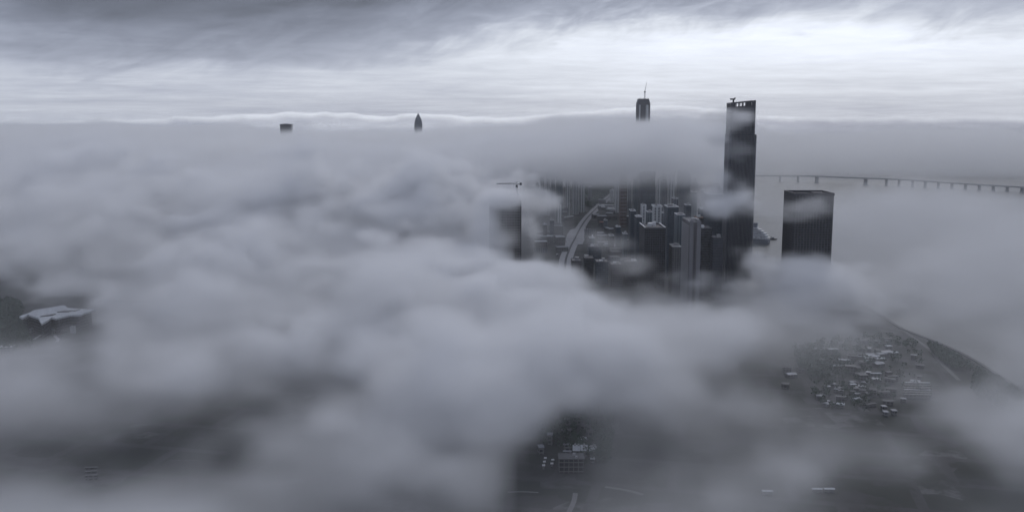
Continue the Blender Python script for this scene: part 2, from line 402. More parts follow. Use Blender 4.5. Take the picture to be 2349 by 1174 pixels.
# the skyline behind and between, nearest first
T = tower
T('apartment_tower', 1532, 1557, 474, 1760, 40, 'blue_glass', 'blue grey tower with stepped white roof edge behind the black office block', rim=1.2, units=3, over=.5)
T('apartment_tower', 1554, 1572, 492, 1660, 34, 'teal_flats', 'teal grey tower squeezed behind the balcony striped slab', rim=1.2, units=2)
T('apartment_tower', 1502, 1518, 472, 1830, 32, 'pale_flats', 'slim tower under a white roof canopy directly behind the black office block', rim=2.6, units=1, over=1.6)
T('apartment_tower', 1447, 1459, 483, 1930, 34, 'blue_glass', 'dark twin tower with white roof edge, the taller of the pair', rim=1.2, units=2)
T('apartment_tower', 1460, 1473, 497, 1880, 32, 'blue_glass', 'dark twin tower with white roof edge, the lower of the pair', rim=1.2, units=2)
T('apartment_tower', 1470, 1504, 392, 2450, 45, 'blue_glass', 'wide blue slab tower vanishing into cloud above the black office block', units=1)
T('apartment_tower', 1560, 1585, 390, 2480, 45, 'blue_glass', 'wide dark blue tower vanishing into cloud above the balcony striped slab', units=1)
T('apartment_tower', 1424, 1439, 394, 2560, 26, 'red_flats', 'slim reddish tower with pale cross bands beside the avenue, top in cloud', units=1, balc=('f', 9.3))
T('apartment_tower', 1412, 1422, 396, 2950, 26, 'pale_flats', 'slim pale tower just left of the reddish tower, top in cloud', units=1)
T('apartment_tower', 1298, 1308, 384, 2870, 24, 'pale_flats', 'pale slab tower left of the avenue, leftmost of the pale three', 'apartment block', 'pale slab towers left of the avenue', units=1)
T('apartment_tower', 1314, 1328, 384, 2900, 24, 'pale_flats', 'pale slab tower left of the avenue, widest and middle of the pale three', 'apartment block', 'pale slab towers left of the avenue', units=1)
T('apartment_tower', 1331, 1342, 392, 2960, 24, 'pale_flats', 'pale slab tower left of the avenue, nearest the avenue of the pale three', 'apartment block', 'pale slab towers left of the avenue', units=1)
T('apartment_tower', 1240, 1249, 398, 2800, 26, 'grey_flats', 'faint grey tower at the cloud edge, farthest left of the grey four', units=1, group='grey towers at the cloud edge')
T('apartment_tower', 1252, 1262, 392, 2860, 26, 'pale_flats', 'faint light grey tower, second from the cloud edge of the grey four', units=1, group='grey towers at the cloud edge')
T('apartment_tower', 1265, 1273, 396, 2750, 26, 'grey_flats', 'faint narrow grey tower, third from the cloud edge of the grey four', units=1, group='grey towers at the cloud edge')
T('apartment_tower', 1276, 1291, 400, 2700, 30, 'teal_flats', 'faint broad grey tower next to the pale slabs, last of the grey four', units=1, group='grey towers at the cloud edge')
T('apartment_tower', 1455, 1467, 398, 2700, 30, 'teal_flats', 'hazy tower between the reddish tower and the wide blue slab', units=1)
T('apartment_tower', 1509, 1518, 402, 2760, 28, 'pale_flats', 'hazy pale narrow tower just right of the wide blue slab', units=1)
T('apartment_tower', 1521, 1531, 398, 2640, 28, 'grey_flats', 'hazy grey narrow tower in the middle of the cloud topped row', units=1)
T('apartment_tower', 1536, 1549, 396, 2560, 30, 'pale_flats', 'hazy light tower left of the wide dark blue tower', units=1)
T('apartment_tower', 1441, 1449, 402, 3050, 28, 'grey_flats', 'distant faint tower right behind the reddish tower', units=1)
T('apartment_tower', 1609, 1624, 479, 1840, 36, 'teal_flats', 'teal tower with white roof edge between the balcony slab and the skyscraper', rim=1.2, units=2)
T('apartment_tower', 1625, 1660, 444, 1760, 44, 'blue_glass', 'big dark tower with bright roof rim directly left of the skyscraper', rim=1.4, units=3, over=.4)
T('apartment_tower', 1608, 1634, 523, 1560, 40, 'black_glass', 'dark mid height tower right beside the balcony slab', rim=1.0, trim='dark_concrete', units=1)
T('apartment_tower', 1636, 1659, 545, 1540, 36, 'dark_glass', 'dark lower tower at the foot of the skyscraper', rim=1.0, trim='dark_concrete', units=1)
T('apartment_tower', 1587, 1602, 400, 3000, 30, 'grey_flats', 'far hazy tower above the curved pale road, top in cloud', units=1)
r, w, h = T('building_shell', 1122, 1196, 462, 1450, 34, 'raw_concrete', 'raw concrete building shell half hidden in cloud under the hammerhead crane', 'unfinished building', rim=1.0, trim='raw_concrete', units=1)
T('annex', 1598, 1615, 499, 1800, 24, 'brown_flats', 'small block with orange brown roof behind the balcony striped slab', 'building', rim=.8, trim='orange_roof', units=1)
T('podium_block', 1543, 1563, 565, 1585, 36, 'low_block', 'low block with white edged roof between office block and balcony slab', 'building', rim=1.0, units=3)
for k, (a, b, t_, Y, lab) in enumerate([(1312, 1334, 598, 1700, 'dark block nearest the bend of the avenue, below the plaza'), (1340, 1362, 592, 1720, 'dark block second from the avenue, below the white puff'),
        (1368, 1396, 600, 1680, 'wide dark block under the white puff of cloud'), (1402, 1428, 606, 1650, 'dark block half lost in mist left of the black office block'),
        (1434, 1464, 600, 1660, 'dark block directly left of the black office block'), (1350, 1380, 566, 1930, 'grey block behind the dark row, under the plaza edge')]):
    T('mid_rise', a, b, t_, Y, 34, ('brown_flats', 'black_glass', 'blue_glass')[k % 3], lab, 'building', 'dark mid-rise blocks right of the avenue', rim=1.0, trim='dark_concrete', units=2)
# more of the hazy skyline: each its own width, height and cladding
for a, b_, t_, Y, d_, mt, lab in [(1350, 1358, 428, 3300, 24, 'grey_flats', 'faint distant tower directly left of the far end of the avenue'),
    (1473, 1483, 470, 2040, 26, 'pale_flats', 'pale narrow tower top between the twin towers and the wide blue slab'), (1486, 1498, 486, 1960, 28, 'teal_flats', 'teal tower behind the left half of the black office block'),
    (1519, 1530, 488, 1980, 26, 'grey_flats', 'grey tower tucked right of the white canopy tower'), (1545, 1556, 455, 2120, 28, 'grey_flats', 'tall grey tower behind the stepped white roof edge'),
    (1574, 1586, 470, 2000, 26, 'blue_glass', 'blue tower tucked left of the curved pale road'), (1588, 1600, 440, 2300, 28, 'teal_flats', 'hazy teal tower above the balcony slab roof'),
    (1612, 1622, 436, 2420, 26, 'grey_flats', 'hazy grey tower behind the teal tower by the skyscraper'), (1636, 1650, 425, 2500, 30, 'blue_glass', 'hazy tall tower behind the bright rimmed tower'),
    (1486, 1494, 410, 2900, 24, 'grey_flats', 'very faint slender tower behind the wide blue slab'), (1400, 1408, 436, 3300, 22, 'pale_flats', 'very faint pale tower at the right side of the far avenue'),
    (1352, 1364, 545, 2150, 26, 'blue_glass', 'dark mid height tower right of the plaza beside the avenue'), (1398, 1409, 540, 2060, 26, 'black_glass', 'dark mid height tower above the white puff, left one'),
    (1414, 1424, 520, 2120, 26, 'blue_glass', 'dark mid height tower above the white puff, right one'), (1430, 1440, 536, 1980, 26, 'teal_flats', 'teal mid height tower just left of the dark twins'),
    (1386, 1394, 505, 2500, 22, 'grey_flats', 'grey mid height tower among the low houses right of the avenue'), (1280, 1288, 470, 2560, 22, 'pale_flats', 'pale mid height block in front of the row houses'),
    (1262, 1271, 505, 2300, 24, 'blue_glass', 'dark block left of the plaza, nearer the avenue'), (1246, 1255, 515, 2250, 24, 'brown_flats', 'dark block left of the plaza, nearer the crane'),
    (1229, 1237, 420, 2900, 24, 'grey_flats', 'ghostly tower almost lost in cloud left of the grey four')]:
    T('apartment_tower', a, b_, t_, Y, d_, mt, lab, rim=1.2, units=2)
# low buildings
def low(name, px, py, w, d, h, mat, roofmat, label, cat='building', group=None, rz=0.0, gable=False, vents=0):
    p = gp(px, py, LAND_Z)
    r = thing(name, p, label, cat, group, rz)
    mb = MB(); mb.box(-w / 2, w / 2, -d / 2, d / 2, 0, h); mb.build('wall', M[mat], r)
    q = MB(); o = .5
    if gable:
        g = d * .16
        pts = [(-w / 2 - o, -d / 2 - o, h + .004), (w / 2 + o, -d / 2 - o, h + .004), (w / 2 + o, d / 2 + o, h + .004), (-w / 2 - o, d / 2 + o, h + .004), (-w / 2 - o, 0, h + g), (w / 2 + o, 0, h + g)]
        i = len(q.v); q.v += pts; q.f += [(0, 1, 5, 4), (2, 3, 4, 5), (0, 4, 3), (1, 2, 5), (3, 2, 1, 0)]
    else:
        q.box(-w / 2 - o, w / 2 + o, -d / 2 - o, d / 2 + o, h + .004, h + .7)
    rf = q.build('roof', M[roofmat], r)
    rnd = random.Random(int(px * 7 + py))
    for k in range(vents):
        x, y = rnd.uniform(-.38, .38) * w, rnd.uniform(-.35, .35) * d; s = rnd.uniform(.6, 1.3)
        v = MB(); zb = h + (d * .16 * (1 - abs(y) / (d / 2 + o)) if gable else .7) - (.3 if gable else -.003)
        v.box(x - s, x + s, y - s, y + s, zb, zb + 1.6); v.build('vent', M['concrete'], rf)
    return r
rnd = random.Random(11)
for k in range(14):
    low('house', 1378 + 50 * rnd.random(), 466 + 40 * rnd.random() , rnd.uniform(14, 26), rnd.uniform(12, 20), rnd.uniform(8, 16), 'low_block', rnd.choice(['pale_roof', 'tin_roof', 'white_trim']),
        'small low house with pale roof in the cluster right of the avenue', 'house', 'low houses right of the avenue', rnd.uniform(-.5, .5), rnd.random() < .5)
for k in range(7):
    low('house', 1286 + k * 4.3, 508 - k * .7, 7, 26, 10, 'low_block', 'pale_roof', 'narrow pale roofed row house at the foot of the pale slabs', 'house', 'row houses under the pale slabs', -.15)
for k in range(34):                              # dim streets of low blocks either side of the avenue
    left = k < 16
    x, y = (1230 + 62 * rnd.random(), 488 + 100 * rnd.random()) if left else (1352 + 110 * rnd.random(), 500 + 130 * rnd.random())
    if not left and y > 590 and x < 1400: y -= 45
    low('low_block', x, y, rnd.uniform(12, 34), rnd.uniform(10, 24), rnd.uniform(8, 26), rnd.choice(['low_block', 'brown_flats', 'grey_flats']), rnd.choice(['dark_roof', 'dark_roof', 'tin_roof', 'pale_roof']),
        'dim low block in the streets left of the avenue' if left else 'dim low block in the streets right of the avenue below the houses', 'building',
        'low blocks left of the avenue' if left else 'low blocks right of the avenue', rnd.choice([.22, .22, .1]), False, 2 if k % 3 == 0 else 0)
low('villa', 1383, 521, 20, 22, 14, 'low_block', 'red_roof', 'low building with dull red roof and white edges beside the avenue', 'building', None, .1)
low('villa', 1366, 500, 18, 18, 10, 'low_block', 'tin_roof', 'low grey roofed building close beside the avenue', 'building', None, .3, True)
low('villa', 1396, 534, 8, 40, 12, 'low_block', 'pale_roof', 'long narrow pale roofed building pointing at the white puff', 'building', None, .25)
low('villa', 1409, 533, 10, 30, 10, 'low_block', 'tin_roof', 'short metal roofed building right of the narrow pale one', 'building', None, .2)
for k, (x, y, lab) in enumerate([(1438, 572, 'upper'), (1451, 580, 'middle'), (1462, 586, 'lower')]):
    low('pavilion', x, y, 14, 10, 22, 'low_block', 'white_trim', f'small white roofed pavilion left of the black office block, {lab} of three', 'building', 'white roofed pavilions', .2, False, 2)
low('speck', 1278, 587, 3.5, 3, 3, 'low_block', 'white_trim', 'tiny white kiosk added to sparkle left of the avenue bend', 'speck')  # made-up white box, stands in for a bright dot in the streets
low('speck', 1343, 588, 3.5, 3, 3, 'low_block', 'white_trim', 'tiny white kiosk added to sparkle right of the avenue bend', 'speck')  # second made-up box, white so that it shows as a bright dot
low('boathouse', 1632, 648, 9, 4, 4, 'low_block', 'white_trim', 'small white roofed shed in the mist before the skyscraper', 'shed')
low('boathouse', 1643, 650, 4, 3, 3, 'low_block', 'white_trim', 'tiny white hut next to the white roofed shed', 'shed')
low('shore_house', 1744, 596, 26, 14, 9, 'low_block', 'dark_roof', 'long low dark building at the shore behind the skyscraper', 'building', None, -.4, True)
low('shore_house', 1772, 606, 16, 10, 6, 'low_block', 'dark_roof', 'low dark shore building toward the broad tower', 'building', None, -.5, True)
low('shore_house', 1737, 618, 18, 16, 10, 'low_block', 'tin_roof', 'metal roofed building inland of the shore, right of the skyscraper', 'building', None, .2)

# the big pale roofed hall in the gap on the left
def hall():
    z = 24.0
    out = [(44, 725), (52, 729), (64, 721), (88, 729), (95, 742), (108, 735), (117, 728), (129, 730), (160, 722), (185, 722), (192, 718), (219, 710), (155, 706), (149, 700), (141, 700), (114, 705), (77, 711), (67, 717)]
    P = [gp(x, y, z + LAND_Z) for x, y in out]
    c = sum(P, Vector()) / len(P)
    r = thing('exhibition_hall', (c.x, c.y, LAND_Z), 'large hall with jagged pale roof in the gap in the cloud on the left', 'hall')
    poly = [(p.x - c.x, p.y - c.y) for p in P]
    A = sum(poly[i][0] * poly[(i + 1) % len(poly)][1] - poly[(i + 1) % len(poly)][0] * poly[i][1] for i in range(len(poly)))
    if A < 0: poly = poly[::-1]
    def fix(o):
        bm = bmesh.new(); bm.from_mesh(o.data); bmesh.ops.triangulate(bm, faces=[f for f in bm.faces if len(f.verts) > 4]); bmesh.ops.recalc_face_normals(bm, faces=bm.faces); bm.to_mesh(o.data); bm.free()
    q = MB(); q.prism([(x * .9, y * .9) for x, y in poly], 0, z - 3); fix(q.build('wall', M['black_glass'], r))
    q = MB(); q.prism(poly, z - 2.5, z); rf = q.build('roof', M['pale_roof'], r); fix(rf)
    for (x0, y0), (x1, y1), wd in (((92, 727), (119, 724), 9), ((131, 717), (158, 716), 10), ((168, 714), (173, 714), 12)):
        a, b = gp(x0, y0, z + LAND_Z) - c, gp(x1, y1, z + LAND_Z) - c
        s = MB(); s.prism([(a.x, a.y), (b.x, b.y), (b.x + 1.5, b.y + wd), (a.x + 4, a.y + wd)], z + .004, z + 1.2); s.build('rooflight', M['dark_roof'], rf)
    for x0, y0, x1, y1 in ((58, 734, 66, 738), (166, 734, 180, 734), (166, 746, 178, 745)):
        a, b = gp(x0, y0, 10 + LAND_Z) - c, gp(x1, y1, 10 + LAND_Z) - c
        s = MB(); s.box(a.x, b.x, a.y - 8, a.y - 3, 0, 10); s.build('canopy', M['tin_roof'], r)
hall()
low('shed', 122, 766, 10, 12, 7, 'low_block', 'tin_roof', 'small pale roofed shed at the head of the short path below the hall', 'shed')
low('shed', 60, 762, 20, 7, 5, 'low_block', 'tin_roof', 'faint long shed below the hall, left of the short path', 'shed')
ribbon('path', G((125, 762), (127, 772), (134, 778), (129, 784)), 4, M['pale_paving'], LAND_Z + 0.1)
ribbon('path', G((78, 778), (86, 773), (97, 766)), 4, M['pale_paving'], LAND_Z + 0.1)
low('shed', 0, 808, 34, 12, 8, 'low_block', 'white_trim', 'white roofed shed among dark trees cut by the left frame edge', 'shed', None, .1)
# dark trestle of beams in the gap at bottom left
for k in range(3):
    low('greenhouse', 210, 1080 + 9 * k, 9, 1.6, 3, 'low_block', 'dark_roof', 'narrow faint roof in the stack of three in the lower left mist', 'shed', 'three narrow roofs in the lower left mist', .15)

# bottom middle: a dark block with pale roofs behind it
low('warehouse', 1310, 1078, 21, 13, 12, 'raw_concrete', 'dark_roof', 'dark flat roofed block at the bottom gap in front of the pale roofs', 'building', None, 0, False, 2)
for x, y, w_, d_, lab in ((1322, 1041, 5.6, 15, 'first'), (1339.5, 1041, 5.2, 15, 'second'), (1360, 1043, 5.4, 13, 'third')):
    low('workshop', x, y, w_, d_, 6, 'low_block', 'pale_roof', f'narrow pale roofed workshop behind the dark block, {lab} of three from the avenue side'.replace(' from the avenue side', ', counted left to right'), 'workshop', 'pale roofed workshops', -.06, True, 3)
low('workshop', 1336, 1020, 7, 5, 6, 'low_block', 'pale_roof', 'square pale roofed hut behind the three narrow workshops', 'workshop', None, 0, False, 1)
low('workshop', 1359, 1061, 3, 4, 4, 'low_block', 'pale_roof', 'tiny pale hut at the corner of the dark block', 'hut')
for k in range(4):
    low('shed', 1301 + (k % 2) * 2, 1029 + 8 * k, 6.5, 2.2, 4, 'low_block', 'dark_roof' if k % 2 else 'tin_roof', 'low dark grey shed left of the narrow workshops', 'shed', 'grey sheds left of the workshops')
for k in range(5):
    low('hut', 1251 + (k % 2) * 18 - k, 1058 + 4.2 * k, 1.5, 1.6, 3, 'low_block', 'white_trim', 'tiny white roofed hut at the left end of the dark block', 'hut', 'white huts by the dark block')
for k, (x, y) in enumerate([(1262, 962), (1274, 972), (1268, 955), (1283, 978), (1300, 975), (1310, 987), (1322, 974), (1340, 985), (1290, 1000), (1306, 1003), (1262, 1018), (1240, 1038), (1349, 997), (1353, 1008)]):
    low('house', x, y, rnd.uniform(3, 7), rnd.uniform(4, 8), rnd.uniform(5, 11), 'low_block', rnd.choice(['tin_roof', 'dark_roof', 'dark_roof']), 'small dim house in the dark gap behind the pale workshops', 'house', 'houses in the bottom gap', rnd.uniform(-.3, .3), True)
# right: quay sheds and yards
SH = 'metal roofed sheds in the gap on the right'
for k in range(30):
    x, y = 1888 + 112 * rnd.random(), 880 + 54 * rnd.random()
    low('shed', x, y, rnd.uniform(2.5, 9), rnd.uniform(2.5, 7), rnd.uniform(2.5, 4.5), 'low_block', rnd.choice(['pale_roof', 'tin_roof', 'dark_roof', 'tin_roof', 'dark_roof']), 'small metal roofed shed in the bright cluster inland of the shore', 'shed', SH, rnd.choice([-.5, -.35, .2, .9]) + rnd.uniform(-.1, .1), rnd.random() < .6)
for k in range(26):
    x, y = 1952 + 100 * rnd.random(), 782 + 52 * rnd.random()
    low('shed', x, y, rnd.uniform(5, 15), rnd.uniform(4, 8), rnd.uniform(3, 6), 'low_block', rnd.choice(['tin_roof', 'dark_roof', 'dark_roof', 'tin_roof', 'pale_roof']), 'faint shed in the misty cluster near the shore bend', 'shed', 'faint sheds near the shore bend', rnd.uniform(-.4, .4), rnd.random() < .6)
for k in range(40):
    x, y = 1800 + 330 * rnd.random(), 800 + 130 * rnd.random()
    if x > 2024 + (y - 727) * 1.6 - 60: x -= 160
    low('house', x, y, rnd.uniform(4, 13), rnd.uniform(4, 9), rnd.uniform(3, 7), 'brown_flats', rnd.choice(['dark_roof', 'dark_roof', 'dark_roof', 'tin_roof']), 'dark roofed house in the dim ground around the bright sheds', 'house', 'dark houses around the bright sheds', rnd.choice([-.45, -.3, .2]) + rnd.uniform(-.1, .1), rnd.random() < .6)
for k in range(6):
    low('long_shed', 2104, 886 + 5.5 * k, rnd.uniform(24, 30), 2.4, 4, 'low_block', 'tin_roof' if k in (0, 3) else 'dark_roof', 'long narrow shed in the striped rows close to the shore', 'shed', 'striped rows of long sheds', -.05)
low('long_shed', 1999, 864, 22, 2.5, 4, 'low_block', 'pale_roof', 'single long thin roof between the two shed clusters', 'shed')
for x, y in ((2027, 940), (2031, 953), (2050, 950)):
    low('shed', x, y, 4, 5, 4, 'low_block', 'tin_roof', 'little shed standing apart below the bright shed cluster', 'shed', 'little sheds apart')
for k, (x, y) in enumerate([(1510, 797), (1522, 798), (1531, 797)]):
    low('shed', x, y, 4.5, 2, 3, 'low_block', 'white_trim', 'tiny white roof glinting through mist in the centre', 'hut', 'tiny white roofs in the centre mist')
for x, y, lab in ((1760, 1133, 'leftmost and faintest of three'), (1874, 1128, 'brightest and middle of three'), (1902, 1128, 'rightmost of three')):
    low('greenhouse', x, y, 7.5, 2.6, 3, 'low_block', 'pale_roof', f'pale curved roof glinting through mist at the bottom, {lab}', 'greenhouse', 'pale roofs at the bottom', -.05, True)
def pier_head():
    p = gp(2352, 898, 0)
    r = thing('jetty', p, 'dark jetty with white hut at the right end of the shore', 'jetty')
    q = MB(); q.box(-7, 40, -14, 10, -1, LAND_Z + 1.6); q.build('deck', M['dark_concrete'], r)
    q = MB(); q.box(-6.5, -1, -12, -8, LAND_Z + 1.604, LAND_Z + 4.5); h_ = q.build('hut', M['concrete'], r)
    q = MB(); q.box(-6.9, -.6, -12.4, -7.6, LAND_Z + 4.504, LAND_Z + 5); q.build('roof', M['white_trim'], h_)
    q = MB(); q.box(4, 38, -6, 6, LAND_Z + 1.604, LAND_Z + 8); q.build('store', M['raw_concrete'], r)
pier_head()
def mast(px, py, h, label):
    p = gp(px, py, LAND_Z); r = thing('mast', p, label, 'mast')
    q = MB(); q.bar((0, 0, 0), (0, 0, h), .55, 6, .3); q.build('pole', M['grey_steel'], r)
    q = MB(); q.box(-2.2, 2.2, -.4, .4, h + .003, h + .9); q.build('lamp_head', M['grey_steel'], r)
mast(1737.5, 586, 22, 'tall lamp mast on the shore below the cruise ship')

# ------------------------------------------------------------------ towers that pierce the cloud far away
def spire_tower():
    Y = 5200.0
    a, b = dp(950.8, 284, Y), dp(968.4, 284, Y); R = (b.x - a.x) / 2; top = dp(959.3, 260.5, Y).z
    r = thing('bullet_tower', ((a.x + b.x) / 2, Y, LAND_Z), 'far pointed bullet shaped tower rising out of the cloud bank', 'tower')
    zm = dp(959, 286, Y).z - LAND_Z; H_ = top - LAND_Z
    def rad(z):
        if z < zm: return R * (0.86 + 0.14 * math.sin(math.pi / 2 * z / zm))
        s = (z - zm) / (H_ - zm); return R * max(0.02, (1 - s ** 1.7)) 
    q = MB(); n = 28; zs = [0, zm * .3, zm * .6, zm * .85] + [zm + (H_ - zm) * k / 12 for k in range(13)]
    for z in zs: q.v += [(rad(z) * math.cos(2 * math.pi * k / n), rad(z) * math.sin(2 * math.pi * k / n), z) for k in range(n)]
    for j in range(len(zs) - 1):
        for k in range(n): q.f.append((j * n + k, j * n + (k + 1) % n, (j + 1) * n + (k + 1) % n, (j + 1) * n + k))
    q.f.append(tuple(range((len(zs) - 1) * n, len(zs) * n)))
    q.build('wall', M['blue_glass'], r)
    for k in range(14):
        t = 2 * math.pi * k / 14; s = MB()
        for j in range(len(zs) - 2):
            z0, z1 = zs[j], zs[j + 1]
            s.bar(((rad(z0) + .5) * math.cos(t), (rad(z0) + .5) * math.sin(t), z0), ((rad(z1) + .5) * math.cos(t), (rad(z1) + .5) * math.sin(t), z1), .8, 4)
        s.build('rib', M['grey_steel'], r)
spire_tower()
def wedge_tower():
    Y = 5000.0
    a, b = dp(641.5, 285, Y), dp(667.5, 285, Y); w = b.x - a.x
    r = thing('slab_tower', ((a.x + b.x) / 2, Y, LAND_Z), 'far flat dark tower top just showing above the cloud bank', 'tower')
    h = a.z - LAND_Z
    q = MB(); q.prism([(-w / 2 + 6, 0), (w / 2 - 6, 0), (w / 2 - 6, 40), (-w / 2 + 6, 40)], 0, h - 6, [(-w / 2 + 1, 0), (w / 2 - 1, 0), (w / 2 - 1, 40), (-w / 2 + 1, 40)]); q.build('wall', M['black_glass'], r)
    q = MB(); q.box(-w / 2, w / 2, -1, 41, h - 5.99, h); q.build('roof', M['steel'], r)
    q = MB(); q.box(-w * .2, w * .25, 8, 26, h + .004, h + 3); q.build('plant_room', M['white_trim'], r)
wedge_tower()
def crane_tower():
    Y = 4500.0
    a, b = dp(1462.3, 236, Y), dp(1491.7, 236, Y); w = b.x - a.x; cx = (a.x + b.x) / 2
    h = dp(1477, 227, Y).z - LAND_Z; hs = dp(1477, 234, Y).z - LAND_Z; D = 50
    r = thing('unfinished_tower', (cx, Y, LAND_Z), 'far unfinished tower with dark core and open corners above the cloud bank', 'tower')
    q = MB(); q.box(-w * .26, w * .18, 6, D - 6, 0, h - 4); q.build('core', M['dark_concrete'], r)
    q = MB(); q.prism([(-w / 2 + 6, 2), (w / 2 - 6, 2), (w / 2 - 6, D - 2), (-w / 2 + 6, D - 2)], 0, hs - 14); q.build('wall', M['pale_flats'], r)
    for sx in (-1, 1):
        for y0 in (-1, D - 6):
            q = MB(); q.box(sx * w / 2 - (7 if sx > 0 else 0), sx * w / 2 + (0 if sx > 0 else 7), y0, y0 + 7, 0, hs - 4); q.build('corner_column', M['dark_concrete'], r)
    q = MB(); q.box(-w * .24, w * .16, -2.5, 1.9, 0, hs - 8); q.build('lift_shaft', M['steel'], r)
    q = MB(); q.prism([(-w / 2 - 1, -3), (w / 2 + 1, -3), (w / 2 + 1, D + 3), (-w / 2 - 1, D + 3)], hs - 13.9, h, [(-w * .4, 0), (w * .4, 0), (w * .4, D), (-w * .4, D)]); q.build('crown', M['steel'], r)
    for k in range(7):
        x = -w * .36 + w * .72 * k / 6; q = MB(); q.box(x - .8, x + .8, 1, 3, h + .004, h + 3 + (k % 2) * 2); q.build('post', M['steel'], r)
    p = dp(1480.5, 227, Y); zc = dp(1480, 211, Y).z
    c = thing('luffing_crane', (p.x, Y + 20, h + LAND_Z), 'thin luffing crane with raised jib on top of the unfinished tower', 'crane')
    hz = zc - h - LAND_Z
    q = MB()
    for sx in (-1.6, 1.6):
        for sy in (-1.6, 1.6): q.bar((sx, sy, 0), (sx, sy, hz - 3), .7, 4)
    for k in range(8): q.bar((-1.6, -1.6, hz * k / 9), (1.6, -1.6, hz * (k + 1) / 9), .45, 4); q.bar((1.6, 1.6, hz * k / 9), (-1.6, 1.6, hz * (k + 1) / 9), .45, 4)
    q.build('mast', M['grey_steel'], c)
    q = MB(); q.box(-4, 3, -3, 3, hz - 2.99, hz + 3.5); q.build('cab', M['steel'], c)
    tip = dp(1485, 188, Y); j = Vector((tip.x - p.x, 0, tip.z - h - LAND_Z)); s0 = Vector((0, 0, hz + 3.5)); q = MB()
    for o in (Vector((-1.4, 0, 0)), Vector((1.4, 0, .4))): q.bar(s0 + o, j, .75, 4, .4)
    for k in range(9):
        A = s0.lerp(j, k / 10) + Vector((-1.4, 0, 0)) * (1 - k / 10); B = s0.lerp(j, (k + 1) / 10) + Vector((1.4, 0, 0)) * (1 - k / 10); q.bar(A, B, .4, 4)
    q.build('jib', M['grey_steel'], c)
crane_tower()
def hammer_crane():
    Y = 1465.0; p = dp(1185.5, 430, Y); g = dp(1186, 462, Y).z
    top = dp(1185, 424, Y).z; px = 1 / F * Y
    r = thing('hammerhead_crane', (p.x, Y + 12, g), 'black hammerhead crane with long jib sticking out of the cloud', 'crane')
    hz = top - g; q = MB()
    for sx in (-.9, .9):
        for sy in (-.9, .9): q.bar((sx, sy, 0), (sx, sy, hz - 3), .3, 4)
    n = 10
    for k in range(n):
        z0, z1 = (hz - 3) * k / n, (hz - 3) * (k + 1) / n
        q.bar((-.9, -.9, z0), (.9, -.9, z1), .18, 4); q.bar((.9, .9, z0), (-.9, .9, z1), .18, 4); q.bar((-.9, .9, z0), (-.9, -.9, z1), .18, 4)
    q.build('mast', M['steel'], r)
    q = MB(); q.box(-1.6, 1.6, -1.6, 1.6, hz - 4.6, hz - 1.0); q.build('cab', M['steel'], r)
    q = MB(); L = 31.0; s = MB()
    for a, b in (((0, 0, hz + 1.6), (-L, 0, hz + 1.4)), ((0, -.8, hz), (-L, -.8, hz + .6)), ((0, .8, hz), (-L, .8, hz + .6))): q.bar(a, b, .32, 4)
    for k in range(16):
        x0, x1 = -L * k / 16, -L * (k + 1) / 16
        q.bar((x0, -.8, hz + .04 * k), (x1, 0, hz + 1.6), .16, 4); q.bar((x0, .8, hz + .04 * k), (x1, 0, hz + 1.6), .16, 4)
    q.build('jib', M['steel'], r)
    q = MB(); q.box(.9, 7.6, -1, 1, hz - .4, hz + .5); q.build('counter_jib', M['steel'], r)
    q = MB(); q.box(4.4, 7.8, -1.3, 1.3, hz - 1.4, hz + 2.3); q.build('counterweight', M['steel'], r)
    q = MB(); q.bar((0, 0, hz + .5), (0, 0, hz + 4), .3, 5); q.bar((0, 0, hz + 4), (-14, 0, hz + 1.7), .12, 4); q.bar((0, 0, hz + 4), (6, 0, hz + 2.2), .12, 4); q.build('apex', M['steel'], r)
hammer_crane()

